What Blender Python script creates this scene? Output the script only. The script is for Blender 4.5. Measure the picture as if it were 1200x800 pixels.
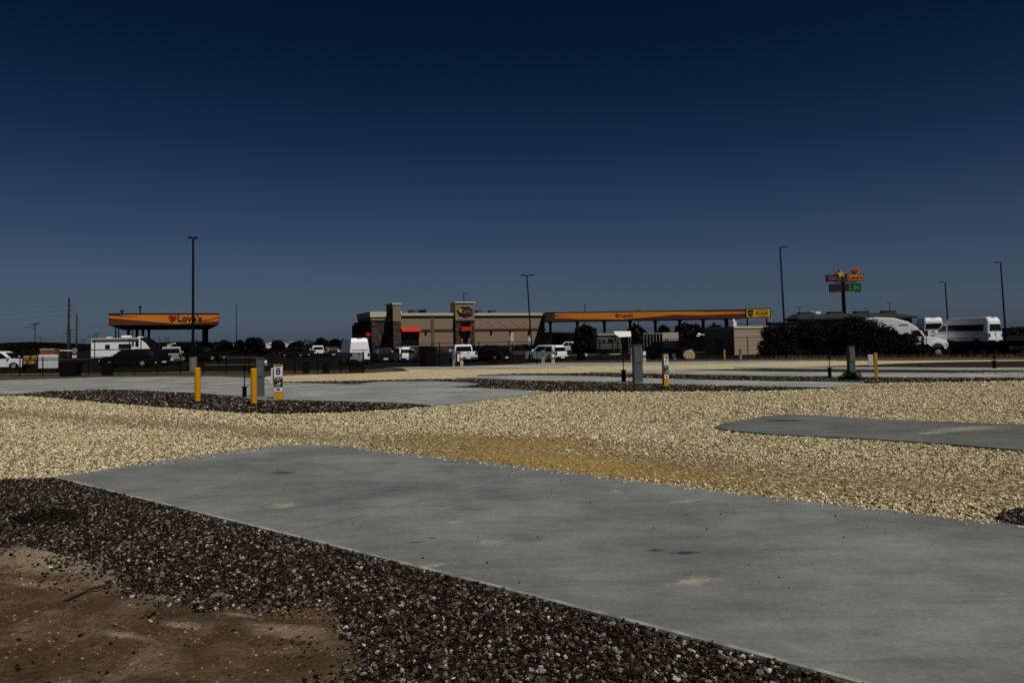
import bpy, bmesh, math, random
import numpy as np
from mathutils import Vector, Matrix
from mathutils.geometry import tessellate_polygon
R = math.radians
random.seed(7); rng = np.random.default_rng(7)
S = bpy.context.scene
for o in list(bpy.data.objects): bpy.data.objects.remove(o)
COL = S.collection

# ---------------------------------------------------------------- camera
H, F0, YC, PITCH, ROLL = 1.65, 850.0, 364.0, R(2.4), R(1.0)
fw = Vector((0, math.cos(PITCH), math.sin(PITCH)))
u0 = Vector((0, -math.sin(PITCH), math.cos(PITCH))); r0 = Vector((1, 0, 0))
rt = r0*math.cos(ROLL) - u0*math.sin(ROLL)
up = r0*math.sin(ROLL) + u0*math.cos(ROLL)
cd = bpy.data.cameras.new('camera'); cam = bpy.data.objects.new('camera', cd); COL.objects.link(cam)
cd.sensor_width = 36; cd.lens = F0/1200*36; cd.shift_y = -36/1200; cd.clip_end = 6000; cd.clip_start = 0.05
m = Matrix((rt, up, -fw)).transposed().to_4x4(); m.translation = (0, 0, H); cam.matrix_world = m
S.camera = cam
S.render.resolution_x, S.render.resolution_y = 1024, 682

# ---------------------------------------------------------------- light
SUN_AZ, SUN_EL = R(-56), R(56)
sd = Vector((math.cos(SUN_AZ)*math.cos(SUN_EL), math.sin(SUN_AZ)*math.cos(SUN_EL), math.sin(SUN_EL)))
sl = bpy.data.lights.new('sun', 'SUN'); sl.energy = 5.0; sl.angle = R(0.5); sl.color = (1, .96, .89)
so = bpy.data.objects.new('sun', sl); COL.objects.link(so); so.rotation_euler = (-sd).to_track_quat('-Z', 'Y').to_euler()
W = bpy.data.worlds.new('World'); S.world = W; W.use_nodes = True
wn, wl = W.node_tree.nodes, W.node_tree.links; wn.clear()
sky = wn.new('ShaderNodeTexSky'); sky.sky_type = 'NISHITA'; sky.sun_disc = False
sky.sun_elevation = SUN_EL; sky.sun_rotation = math.atan2(sd.x, sd.y); sky.dust_density = 1.0; sky.air_density = 1.0
tc = wn.new('ShaderNodeTexCoord'); sp = wn.new('ShaderNodeSeparateXYZ'); wl.new(tc.outputs['Generated'], sp.inputs[0])
rp = wn.new('ShaderNodeValToRGB'); wl.new(sp.outputs[2], rp.inputs[0])
# the polarised deep blue of the sky, darker with height, and carried on the same way to the zenith
SKYR = [(0.0, (.235, .31, .53)), (.018, (.212, .28, .469)), (.064, (.178, .227, .349)), (.094, (.175, .223, .333)), (.186, (.113, .164, .254)), (.284, (.046, .101, .174)), (.376, (.018, .067, .119)), (.6, (.015, .055, .10)), (1.0, (.014, .05, .095))]
e = rp.color_ramp.elements
e[0].position, e[0].color = SKYR[0][0], (*SKYR[0][1], 1); e[1].position, e[1].color = 1, (*SKYR[-1][1], 1)
for p_, c_ in SKYR[1:-1]:
    q = e.new(p_); q.color = (*c_, 1)
mx = wn.new('ShaderNodeMix'); mx.data_type = 'RGBA'; mx.blend_type = 'MULTIPLY'; mx.inputs[0].default_value = 1
wl.new(sky.outputs[0], mx.inputs[6]); wl.new(rp.outputs[0], mx.inputs[7])
bg = wn.new('ShaderNodeBackground'); bg.inputs[1].default_value = 0.1; wl.new(mx.outputs[2], bg.inputs[0])
wo = wn.new('ShaderNodeOutputWorld'); wl.new(bg.outputs[0], wo.inputs[0])
S.view_settings.view_transform = 'Standard'; S.view_settings.look = 'None'; S.view_settings.gamma = 1
S.view_settings.exposure = -0.6

# ---------------------------------------------------------------- placing: photograph coordinates to points in the place
def ray(px, py): return fw*F0 + rt*(px-600) + up*(YC-py)
def G(px, py, z=0.0):
    d = ray(px, py); k = (z-H)/d.z; return Vector((d.x*k, d.y*k, z))
def PT(px, py, D):
    d = ray(px, py); k = D/d.y; return Vector((d.x*k, D, H+d.z*k))
def XH(px, D, py=400): return PT(px, py, D).x
def ZH(px, py, D): return PT(px, py, D).z
BPX = [(-120, 439), (20, 438.5), (120, 437), (240, 436), (340, 434.5), (428, 433), (470, 431.5), (540, 429), (600, 426.5), (640, 424), (800, 421.5), (900, 420.5), (1000, 419.5), (1200, 418.5), (1320, 418)]
BG_ = [G(a, b) for a, b in BPX]
BT = np.array([p.x/p.y for p in BG_]); BD = np.array([p.y for p in BG_])
LT = np.array([-.8, -.45, -.22, 0, .6]); LZ = np.array([-.2, -.25, -.55, -.55, -.7])
def zf(x, y):
    if y < 20: return 0.0
    t = x/y; s = (y-float(np.interp(t, BT, BD)))/9.0
    s = min(1, max(0, s)); s = s*s*(3-2*s)
    return float(np.interp(t, LT, LZ))*s
GA = R(24)                                             # the street grid is turned this far
GU = Vector((math.cos(GA), math.sin(GA), 0)); GV = Vector((-math.sin(GA), math.cos(GA), 0))

# ---------------------------------------------------------------- materials
MATS = {}
def mat(name, col, rough=.6, metal=0, noise=None, bump=0, bscale=40, spec=.3, emit=0, coat=0, detail=4, col2=None, nscale=6):
    if name in MATS: return MATS[name]
    M = bpy.data.materials.new(name); M.use_nodes = True; n, l = M.node_tree.nodes, M.node_tree.links
    b = n['Principled BSDF']; b.inputs['Base Color'].default_value = (*col, 1)
    b.inputs['Roughness'].default_value = rough; b.inputs['Metallic'].default_value = metal
    b.inputs['Specular IOR Level'].default_value = spec; b.inputs['Coat Weight'].default_value = coat
    t = n.new('ShaderNodeTexCoord')
    v = .12 if noise is None else noise
    nz = n.new('ShaderNodeTexNoise'); nz.inputs['Scale'].default_value = nscale; nz.inputs['Detail'].default_value = detail
    l.new(t.outputs['Object'], nz.inputs['Vector'])
    r = n.new('ShaderNodeValToRGB'); l.new(nz.outputs[0], r.inputs[0])
    c2 = col2 or col
    r.color_ramp.elements[0].position = .3; r.color_ramp.elements[1].position = .7
    r.color_ramp.elements[0].color = (*[c*(1-v) for c in col], 1); r.color_ramp.elements[1].color = (*[min(1, c*(1+v)) for c in c2], 1)
    l.new(r.outputs[0], b.inputs['Base Color'])
    if emit:
        l.new(r.outputs[0], b.inputs['Emission Color']); b.inputs['Emission Strength'].default_value = emit
    if bump:
        n2 = n.new('ShaderNodeTexNoise'); n2.inputs['Scale'].default_value = bscale; n2.inputs['Detail'].default_value = 5
        l.new(t.outputs['Object'], n2.inputs['Vector'])
        bp = n.new('ShaderNodeBump'); bp.inputs['Strength'].default_value = bump; bp.inputs['Distance'].default_value = .02
        l.new(n2.outputs[0], bp.inputs['Height']); l.new(bp.outputs[0], b.inputs['Normal'])
    MATS[name] = M; return M
class NT:
    def __init__(s, name):
        s.M = bpy.data.materials.new(name); s.M.use_nodes = True; s.n, s.l = s.M.node_tree.nodes, s.M.node_tree.links
        s.b = s.n['Principled BSDF']; s.pos = s.n.new('ShaderNodeNewGeometry').outputs['Position']; s.b.inputs['Specular IOR Level'].default_value = .1
        s.b.inputs['Roughness'].default_value = .9
    def noise(s, scale, detail=4, vec=None, rough=.5, stretch=None, rot=0):
        v = vec or s.pos
        if stretch:
            mp = s.n.new('ShaderNodeMapping'); mp.inputs['Scale'].default_value = stretch; mp.inputs['Rotation'].default_value = (0, 0, rot)
            s.l.new(v, mp.inputs[0]); v = mp.outputs[0]
        q = s.n.new('ShaderNodeTexNoise'); q.inputs['Scale'].default_value = scale; q.inputs['Detail'].default_value = detail; q.inputs['Roughness'].default_value = rough
        s.l.new(v, q.inputs['Vector']); return q.outputs[0]
    def vor(s, scale, out='Distance', feature='F1'):
        q = s.n.new('ShaderNodeTexVoronoi'); q.inputs['Scale'].default_value = scale; q.feature = feature
        s.l.new(s.pos, q.inputs['Vector']); return q.outputs[out]
    def ramp(s, x, stops, interp='LINEAR'):
        r = s.n.new('ShaderNodeValToRGB'); s.l.new(x, r.inputs[0]); e = r.color_ramp.elements; r.color_ramp.interpolation = interp
        e[0].position, e[0].color = stops[0][0], (*stops[0][1], 1); e[1].position, e[1].color = stops[-1][0], (*stops[-1][1], 1)
        for p, c in stops[1:-1]:
            k = e.new(p); k.color = (*c, 1)
        return r.outputs[0]
    def mix(s, f, a, b, mode='MIX'):
        k = s.n.new('ShaderNodeMix'); k.data_type = 'RGBA'; k.blend_type = mode
        for i, v in ((0, f), (6, a), (7, b)):
            if isinstance(v, (int, float)): k.inputs[i].default_value = v
            elif isinstance(v, tuple): k.inputs[i].default_value = (*v, 1)
            else: s.l.new(v, k.inputs[i])
        return k.outputs[2]
    def math(s, op, a, b=0.0, c=None):
        k = s.n.new('ShaderNodeMath'); k.operation = op
        for i, v in enumerate((a, b) if c is None else (a, b, c)):
            if isinstance(v, (int, float)): k.inputs[i].default_value = v
            else: s.l.new(v, k.inputs[i])
        return k.outputs[0]
    def spot(s, cx, cy, rx, ry, rot=0, soft=.5, nsc=9, amp=1.8):
        """mask of an irregular stain centred on a spot of the ground"""
        a = s.n.new('ShaderNodeVectorMath'); a.operation = 'SUBTRACT'; s.l.new(s.pos, a.inputs[0]); a.inputs[1].default_value = (cx, cy, 0)
        mp = s.n.new('ShaderNodeMapping'); mp.vector_type = 'TEXTURE'; mp.inputs['Rotation'].default_value = (0, 0, rot); mp.inputs['Scale'].default_value = (rx, ry, 1)
        s.l.new(a.outputs[0], mp.inputs[0])
        sp_ = s.n.new('ShaderNodeSeparateXYZ'); s.l.new(mp.outputs[0], sp_.inputs[0])
        d = s.math('SQRT', s.math('ADD', s.math('MULTIPLY', sp_.outputs[0], sp_.outputs[0]), s.math('MULTIPLY', sp_.outputs[1], sp_.outputs[1])))
        nz = s.noise(nsc, 7, rough=.8)
        d = s.math('ADD', d, s.math('MULTIPLY', s.math('SUBTRACT', nz, .5), amp))
        k = s.math('DIVIDE', s.math('SUBTRACT', 1.0, d), soft)
        k2 = s.n.new('ShaderNodeClamp'); s.l.new(k, k2.inputs[0]); return k2.outputs[0]
    def bump(s, h, st, dist):
        k = s.n.new('ShaderNodeBump'); k.inputs['Strength'].default_value = st; k.inputs['Distance'].default_value = dist; s.l.new(h, k.inputs['Height'])
        s.l.new(k.outputs[0], s.b.inputs['Normal'])
    def col(s, c): s.l.new(c, s.b.inputs['Base Color']); return s.M

def m_gravel(name, stops, patch, sc, warm=None):
    t = NT(name); v = t.vor(sc, 'Color'); g = t.ramp(v, stops)
    if warm:
        w = t.ramp(t.noise(.16, 3), [(.52, (0, 0, 0)), (.68, (1, 1, 1))])
        wf = None
        for args in warm:
            k = t.spot(*args); wf = k if wf is None else t.math('MAXIMUM', wf, k)
        g = t.mix(t.math('MULTIPLY', wf, .75), g, (.36, .225, .055))
    g = t.mix(.5, g, t.ramp(t.noise(.7, 5), [(.3, patch), (.7, (1, 1, 1))]), 'MULTIPLY')
    t.bump(t.vor(sc), -1.0, .03)
    return t.col(g)
PALE = [(0, (.16, .12, .06)), (.3, (.36, .29, .16)), (.6, (.56, .47, .28)), (1, (.84, .75, .52))]
w1 = G(655, 541); w2 = G(600, 519); wsp = G(640, 522); wsp2 = G(440, 505); wsp3 = G(960, 590)
M_pale = m_gravel('pale_gravel', PALE, (.62, .57, .48), 26, [(w1.x, w1.y, 3.3, .85, R(-37), 1.0), (w2.x, w2.y, 2.6, .8, R(-30), 1.6)])
M_dark = m_gravel('dark_gravel', [(0, (.003, .002, .001)), (.5, (.014, .010, .006)), (.8, (.05, .037, .026)), (1, (.17, .14, .105))], (.6, .55, .5), 17)
M_brown = m_gravel('brown_gravel', [(0, (.012, .008, .004)), (.5, (.05, .036, .022)), (1, (.20, .15, .10))], (.6, .55, .5), 12)

def m_concrete(name, spots=(), dark=(), gain=1.0):
    t = NT(name); t.b.inputs['Roughness'].default_value = .72
    base = t.ramp(t.noise(.55, 6, rough=.6), [(.36, (.130, .135, .129)), (.5, (.166, .170, .162)), (.62, (.200, .203, .193))])
    st = t.noise(2.2, 6, stretch=(.55, 1.7, 1), rot=R(-22), rough=.7)
    base = t.mix(.8, base, t.ramp(st, [(.36, (.84, .85, .86)), (.64, (1.10, 1.10, 1.09))]), 'MULTIPLY')
    base = t.mix(1.0, base, (gain, gain*1.01, gain*1.02), 'MULTIPLY')
    base = t.mix(.9, base, t.ramp(t.noise(3.1, 8, stretch=(.8, 1.25, 1), rot=R(30), rough=.75), [(.36, (.84, .84, .845)), (.5, (1, 1, 1)), (.64, (1.13, 1.13, 1.12))]), 'MULTIPLY')
    sc_ = t.noise(1.1, 5, stretch=(.22, 5.5, 1), rot=R(-62), rough=.6)
    base = t.mix(.7, base, t.ramp(sc_, [(.34, (.80, .80, .81)), (.42, (1, 1, 1)), (.66, (1, 1, 1)), (.74, (1.12, 1.12, 1.1))]), 'MULTIPLY')
    sc2 = t.noise(1.3, 5, stretch=(.25, 7, 1), rot=R(38), rough=.6)
    base = t.mix(.6, base, t.ramp(sc2, [(.33, (.80, .80, .80)), (.41, (1, 1, 1)), (.68, (1, 1, 1)), (.76, (1.1, 1.1, 1.1))]), 'MULTIPLY')
    fine = t.noise(28, 6, rough=.75)
    base = t.mix(.5, base, t.ramp(fine, [(.38, (.78, .78, .78)), (.62, (1.18, 1.18, 1.17))]), 'MULTIPLY')
    pit = t.ramp(t.vor(5.0), [(.035, (1, 1, 1)), (.05, (0, 0, 0))])
    sel = t.ramp(t.vor(5.0, 'Color'), [(.80, (0, 0, 0)), (.82, (1, 1, 1))])
    base = t.mix(t.mix(1, pit, sel, 'MULTIPLY'), base, (.04, .038, .035))
    sk = None
    # broad curved tyre scuffs
    wv = t.n.new('ShaderNodeTexWave'); wv.wave_type = 'RINGS'; wv.rings_direction = 'Z'; wv.inputs['Scale'].default_value = .09; wv.inputs['Distortion'].default_value = 3.5; wv.inputs['Detail'].default_value = 3
    wv.inputs['Detail Scale'].default_value = .8
    mp = t.n.new('ShaderNodeMapping'); mp.inputs['Location'].default_value = (-6, 4, 0); t.l.new(t.pos, mp.inputs[0]); t.l.new(mp.outputs[0], wv.inputs[0])
    base = t.mix(.6, base, t.ramp(wv.outputs[0], [(.0, (.80, .80, .81)), (.16, (1, 1, 1)), (.9, (1, 1, 1)), (1, (1.08, 1.08, 1.06))]), 'MULTIPLY')
    for (px, py, rx, ry) in spots:
        g = G(px, py); base = t.mix(t.math('MULTIPLY', t.spot(g.x, g.y, rx*1.25, ry*1.5, R(20), 1.3, 16, 4.2), .85), base, (.40, .35, .24))
    for (px, py, rx, ry, rot) in dark:
        g = G(px, py); base = t.mix(t.math('MULTIPLY', t.spot(g.x, g.y, rx*1.15, ry*1.5, rot, .7, 22, 2.6), .95), base, (.045, .032, .022))
    t.bump(t.math('ADD', fine, st), .25, .004)
    return t.col(base)
M_conc_near = m_concrete('concrete_near', [(333, 596, .16, .10), (579, 640, .13, .07), (813, 687, .16, .06), (803, 591, .16, .05), (722, 579, .05, .05), (508, 668, .18, .03), (533, 616, .07, .03)],
    [(488, 640, .10, .012, R(18)), (505, 635, .05, .016, R(10)), (332, 557, .16, .07, 0), (768, 650, .08, .03, 0), (803, 653, .13, .035, 0), (860, 600, .02, .01, 0)])
M_conc = m_concrete('concrete_far', gain=1.5); M_conc2 = m_concrete('concrete_farther', gain=1.75); M_concR = m_concrete('concrete_right', [(1090, 510, .3, .1), (1130, 505, .8, .2)], [(917, 495, .45, .14, 0)], .74)

t = NT('asphalt'); t.b.inputs['Specular IOR Level'].default_value = .04; M_asph = t.col(t.mix(.6, t.ramp(t.noise(.35, 4), [(.3, (.0058, .0043, .003)), (.7, (.0115, .0085, .006))]), t.ramp(t.noise(14, 4), [(.3, (.6, .6, .6)), (.7, (1.3, 1.3, 1.3))]), 'MULTIPLY'))
def m_dirt():
    t = NT('dirt'); a = t.noise(2.2, 8, rough=.72); b = t.noise(24, 7, rough=.8)
    c = t.ramp(a, [(.36, (.125, .078, .043)), (.5, (.19, .122, .070)), (.62, (.32, .225, .138))])
    for px, py, rx, ry in ((95, 664, .75, .34), (40, 657, .8, .34), (160, 686, .35, .16), (205, 700, .45, .15), (40, 690, .3, .08), (330, 745, .35, .1), (150, 752, .3, .05), (420, 700, .2, .1), (210, 738, .2, .04), (280, 728, .15, .04)):
        g = G(px, py); c = t.mix(t.math('MULTIPLY', t.spot(g.x, g.y, rx*1.15, ry*1.15, R(-20), .9, 4, 2.0), .9), c, (.60, .46, .31))
    c = t.mix(.85, c, t.ramp(b, [(.36, (.42, .40, .38)), (.5, (1, 1, 1)), (.64, (1.45, 1.42, 1.4))]), 'MULTIPLY')
    t.bump(t.math('ADD', t.math('MULTIPLY', a, 1.5), t.math('ADD', b, t.math('MULTIPLY', t.noise(70, 5, rough=.8), .5))), 1.0, .07); return t.col(c)
M_dirt = m_dirt()
def m_stone(name, stops):
    t = NT(name); oi = t.n.new('ShaderNodeObjectInfo'); c = t.ramp(oi.outputs['Random'], stops)
    c = t.mix(.6, c, t.ramp(t.noise(60, 4), [(.3, (.65, .65, .65)), (.7, (1.25, 1.25, 1.25))]), 'MULTIPLY')
    t.b.inputs['Roughness'].default_value = .85; t.b.inputs['Specular IOR Level'].default_value = .06; return t.col(c)
M_st_pale = m_stone('pale_stone', [(0, (.08, .055, .025)), (.12, (.24, .18, .09)), (.3, (.42, .34, .19)), (.6, (.60, .51, .31)), (.85, (.73, .64, .43)), (.95, (.86, .80, .64)), (1, (.20, .17, .12))])
M_st_dark = m_stone('dark_stone', [(0, (.006, .004, .002)), (.4, (.018, .012, .008)), (.62, (.042, .031, .021)), (.8, (.09, .070, .050)), (.91, (.16, .138, .112)), (.96, (.21, .20, .18)), (.985, (.36, .34, .29)), (1, (.58, .50, .38))])

white = mat('white_paint', (.78, .79, .80), .35, coat=.3, noise=.03)
silver = mat('silver_paint', (.42, .43, .44), .35, metal=.3, noise=.04)
blackp = mat('black_paint', (.005, .005, .006), .4, noise=.1, spec=.12)
navyp = mat('navy_paint', (.006, .008, .013), .35, noise=.1, spec=.2)
redp = mat('dark_red_paint', (.022, .004, .004), .35, noise=.1)
greyp = mat('dark_grey_paint', (.012, .013, .014), .4, noise=.1, spec=.15)
glass = mat('tinted_glass', (.004, .005, .006), .15, spec=.3, noise=.05)
rubber = mat('rubber', (.005, .005, .005), .85, noise=.2, spec=.05)
chrome = mat('chrome', (.5, .5, .5), .3, metal=1, noise=.05)
redlens = mat('red_lens', (.11, .004, .004), .3, noise=.05)
clearlens = mat('clear_lens', (.6, .6, .58), .2, noise=.05)
bsteel = mat('black_steel', (.004, .004, .004), .6, noise=.3, spec=.08)
gsteel = mat('grey_steel', (.075, .085, .09), .6, noise=.15)
gsteel2 = mat('galvanised_steel', (.2, .21, .22), .5, noise=.2)
yellow = mat('yellow_paint', (.56, .245, .006), .5, noise=.10, spec=.15)
wsign = mat('white_sign', (.62, .64, .68), .5, noise=.05)
bsign = mat('black_print', (.008, .008, .01), .6, noise=.1)
post_conc = mat('post_concrete', (.17, .17, .16), .9, noise=.2, bump=.4)
stucco = mat('tan_stucco', (.205, .155, .105), .9, noise=.08, bump=.3)
stucco2 = mat('beige_block', (.30, .235, .165), .9, noise=.08, bump=.3)
cornice = mat('pale_cornice', (.46, .42, .32), .8, noise=.08)
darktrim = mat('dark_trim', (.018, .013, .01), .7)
redtrim = mat('maroon_band', (.07, .012, .01), .7)
awning = mat('red_awning', (.50, .012, .015), .8, noise=.08)
timber = mat('orange_timber', (.22, .09, .025), .8)
ltan = mat('tan_wall', (.13, .105, .075), .9)
shingle = mat('dark_roof', (.02, .02, .021), .8, noise=.2)
gwall = mat('grey_metal_wall', (.05, .055, .06), .6)
orange = mat('orange_fascia', (.50, .155, .012), .5, noise=.08)
maroon = mat('maroon_fascia', (.080, .012, .006), .5, noise=.1)
syel = mat('sign_yellow', (.50, .31, .012), .5, noise=.05)
sred = mat('sign_red', (.32, .02, .02), .5)
sdred = mat('sign_dark_red', (.09, .012, .012), .5)
sgreen = mat('led_green', (.01, .28, .03), .5, emit=.05)
sledr = mat('led_red', (.35, .02, .03), .5, emit=.06)
plastic = mat('black_plastic', (.004, .004, .004), .6, spec=.08)
wood = mat('pole_wood', (.03, .022, .016), .9, noise=.3)
rock = mat('tan_rock', (.34, .26, .17), .9, noise=.3, bump=.6, bscale=6)
conc2 = mat('kerb_concrete', (.06, .057, .052), .9, noise=.15)
def m_stonewall():
    t = NT('stacked_stone'); tc_ = t.n.new('ShaderNodeTexCoord'); mp = t.n.new('ShaderNodeMapping'); mp.inputs['Scale'].default_value = (1.6, 1.6, 4.5)
    t.l.new(tc_.outputs['Object'], mp.inputs[0]); v = t.n.new('ShaderNodeTexVoronoi'); v.inputs['Scale'].default_value = 1.0; t.l.new(mp.outputs[0], v.inputs['Vector'])
    c = t.ramp(v.outputs['Color'], [(0, (.012, .009, .007)), (.5, (.045, .032, .024)), (1, (.11, .085, .062))])
    return t.col(c)
M_stone = m_stonewall()
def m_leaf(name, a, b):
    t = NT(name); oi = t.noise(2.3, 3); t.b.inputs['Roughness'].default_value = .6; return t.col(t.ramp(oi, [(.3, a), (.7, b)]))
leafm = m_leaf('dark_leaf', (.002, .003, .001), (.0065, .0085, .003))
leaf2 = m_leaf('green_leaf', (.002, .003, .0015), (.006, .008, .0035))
grassm = m_leaf('dry_grass', (.04, .038, .015), (.09, .075, .035))
bark = mat('bark', (.025, .018, .012), .9, noise=.3)

# ---------------------------------------------------------------- mesh helpers
class MB:
    def __init__(s): s.v = []; s.f = []
    def add(s, vs, fs):
        k = len(s.v); s.v += [tuple(v) for v in vs]; s.f += [tuple(i+k for i in f) for f in fs]; return s
    def box(s, c, d, rz=0, taper=1.0):
        x, y, z = d[0]/2, d[1]/2, d[2]/2; cs, sn = math.cos(rz), math.sin(rz); vs = []
        for k, q in ((-1, 1.0), (1, taper)):
            for a, b in ((-1, -1), (1, -1), (1, 1), (-1, 1)):
                X, Y = a*x*q, b*y*q; vs.append((c[0]+X*cs-Y*sn, c[1]+X*sn+Y*cs, c[2]+k*z))
        return s.add(vs, [(3, 2, 1, 0), (4, 5, 6, 7), (0, 1, 5, 4), (1, 2, 6, 5), (2, 3, 7, 6), (3, 0, 4, 7)])
    def bx(s, x0, x1, y0, y1, z0, z1): return s.box(((x0+x1)/2, (y0+y1)/2, (z0+z1)/2), (x1-x0, y1-y0, z1-z0))
    def cyl(s, p0, p1, r0, r1=None, n=10, caps=True):
        p0, p1 = Vector(p0), Vector(p1); r1 = r0 if r1 is None else r1
        ax = (p1-p0).normalized(); a = ax.orthogonal().normalized(); b = ax.cross(a); vs = []
        for p, r in ((p0, r0), (p1, r1)):
            for i in range(n):
                t = 2*math.pi*i/n; vs.append(p+a*r*math.cos(t)+b*r*math.sin(t))
        fs = [(i, (i+1) % n, n+(i+1) % n, n+i) for i in range(n)]
        if caps: fs += [tuple(range(n-1, -1, -1)), tuple(range(n, 2*n))]
        return s.add(vs, fs)
    def path(s, pts, r, n=6):
        for a, b in zip(pts, pts[1:]): s.cyl(a, b, r, r, n)
        return s
    def prism_y(s, prof, y0, y1, tilt=None):
        """profile of (x, z) between y0 and y1; tilt(z) gives a half width instead"""
        n = len(prof)
        if tilt: vs = [(x, -tilt(z), z) for x, z in prof]+[(x, tilt(z), z) for x, z in prof]
        else: vs = [(x, y0, z) for x, z in prof]+[(x, y1, z) for x, z in prof]
        return s.add(vs, [tuple(range(n)), tuple(range(2*n-1, n-1, -1))]+[(i, i+n, (i+1) % n+n, (i+1) % n) for i in range(n)])
    def prism_z(s, poly, z0, z1):
        n = len(poly); vs = [(x, y, z0) for x, y in poly]+[(x, y, z1) for x, y in poly]
        return s.add(vs, [tuple(range(n-1, -1, -1)), tuple(range(n, 2*n))]+[(i, (i+1) % n, n+(i+1) % n, n+i) for i in range(n)])
    def dome(s, c, rx, ry, rz, seg=12, rings=5):
        vs = []; fs = []
        for j in range(rings):
            a = math.pi/2*j/rings
            for i in range(seg):
                t = 2*math.pi*i/seg; vs.append((c[0]+rx*math.cos(a)*math.cos(t), c[1]+ry*math.cos(a)*math.sin(t), c[2]+rz*math.sin(a)))
        vs.append((c[0], c[1], c[2]+rz)); k = len(vs)-1
        for j in range(rings-1):
            for i in range(seg): fs.append((j*seg+i, j*seg+(i+1) % seg, (j+1)*seg+(i+1) % seg, (j+1)*seg+i))
        for i in range(seg): fs.append(((rings-1)*seg+i, (rings-1)*seg+(i+1) % seg, k))
        return s.add(vs, fs)
    def mesh(s, name, m, bevel=0, smooth=False):
        me = bpy.data.meshes.new(name); me.from_pydata(s.v, [], s.f); me.materials.append(m)
        bm = bmesh.new(); bm.from_mesh(me); bmesh.ops.recalc_face_normals(bm, faces=bm.faces)
        if bevel:
            bmesh.ops.bevel(bm, geom=[e for e in bm.edges if len(e.link_faces) == 2 and e.calc_face_angle(0) > .5], offset=bevel, segments=2, affect='EDGES', clamp_overlap=True)
        bm.to_mesh(me); bm.free()
        if smooth:
            for p in me.polygons: p.use_smooth = True
        return me
    def build(s, name, m, parent=None, bevel=0, smooth=False, label=None, kind=None, loc=None, rz=None):
        o = bpy.data.objects.new(name, s.mesh(name, m, bevel, smooth)); COL.objects.link(o); o.parent = parent
        if label: o['label'] = label
        if kind: o['kind'] = kind
        if loc is not None: o.location = loc
        if rz is not None: o.rotation_euler = (0, 0, rz)
        return o
def tag(o, label, cat, group=None):
    o['label'] = label; o['category'] = cat
    if group: o['group'] = group
    return o
def thing(name, label, cat, loc=(0, 0, 0), rz=0, group=None):
    o = bpy.data.objects.new(name, None); o.empty_display_size = .2; COL.objects.link(o); o.location = loc; o.rotation_euler = (0, 0, rz)
    return tag(o, label, cat, group)
def dup(root, loc, rz, label, scale=None):
    def rec(o, par):
        c = o.copy(); COL.objects.link(c); c.parent = par
        for ch in [k for k in kids.get(o.name, [])]: rec(ch, c)
        return c
    kids = {}
    for o in list(COL.objects):
        if o.parent: kids.setdefault(o.parent.name, []).append(o)
    r = rec(root, None); r.location = loc; r.rotation_euler = (0, 0, rz); r['label'] = label
    if scale: r.scale = (scale,)*3
    return r
def text_mesh(name, body, size, m, parent, loc, rot, ext=.01, bold=0, xs=1.0, align='CENTER', shear=0, label=None):
    cu = bpy.data.curves.new(name, 'FONT'); cu.body = body; cu.size = size; cu.extrude = ext; cu.align_x = align; cu.align_y = 'CENTER'; cu.offset = bold; cu.shear = shear
    cu.resolution_u = 3
    o = bpy.data.objects.new(name, cu); COL.objects.link(o)
    dg = bpy.context.evaluated_depsgraph_get(); dg.update()
    me = bpy.data.meshes.new_from_object(o.evaluated_get(dg)); bpy.data.objects.remove(o)
    me.materials.clear(); me.materials.append(m)
    q = bpy.data.objects.new(name, me); COL.objects.link(q); q.parent = parent; q.location = loc; q.rotation_euler = rot; q.scale = (xs, 1, 1)
    return q
HEART = [(math.sin(a)**3*.5, (13*math.cos(a)-5*math.cos(2*a)-2*math.cos(3*a)-math.cos(4*a))/32) for a in [2*math.pi*i/28 for i in range(28)]]
STAR = [((.5 if i % 2 == 0 else .24)*math.sin(math.pi*i/5), (.5 if i % 2 == 0 else .24)*math.cos(math.pi*i/5)) for i in range(10)]
def flat_shape(name, poly, sx, sz, cx, cz, y0, y1, m, parent, rot=0):
    c, s_ = math.cos(rot), math.sin(rot)
    return MB().prism_y([(cx+(x*c-z*s_)*sx, cz+(x*s_+z*c)*sz) for x, z in poly], y0, y1).build(name, m, parent)

# ---------------------------------------------------------------- the ground
def axis(fine0, fine1, step, out0, out1):
    a = list(np.arange(fine0, fine1+.01, step)); s_ = step; v = fine0
    while v > out0: s_ *= 1.45; v -= s_; a.insert(0, v)
    s_ = step; v = a[-1]
    while v < out1: s_ *= 1.45; v += s_; a.append(v)
    return a
gx = axis(-60, 60, 2, -2500, 2500); gy = axis(-6, 100, 2, -60, 3500)
vs = [(x, y, zf(x, y)) for y in gy for x in gx]; nx = len(gx)
fs = [(j*nx+i, j*nx+i+1, (j+1)*nx+i+1, (j+1)*nx+i) for j in range(len(gy)-1) for i in range(nx-1)]
ground = MB().add(vs, fs).build('ground', M_pale, kind='structure')
# the lower parking lot beyond the fence
ts = np.linspace(-1.3, 1.3, 105); ss = [0.3, 1.5, 3, 4.5, 6, 7.5, 9, 12, 18, 30, 50, 80, 120, 180, 300, 600, 1500, 3000]
vs = []
for s_ in ss:
    for t_ in ts:
        D = float(np.interp(t_, BT, BD))+s_; x = t_*D
        vs.append((x, D, zf(x, D)+.05 if s_ > .5 else zf(x, D)-.05))
n = len(ts)
lot = MB().add(vs, [(j*n+i, j*n+i+1, (j+1)*n+i+1, (j+1)*n+i) for j in range(len(ss)-1) for i in range(n-1)]).build('asphalt_lot', M_asph, kind='structure')
for p in lot.data.polygons: p.use_smooth = True

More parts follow.
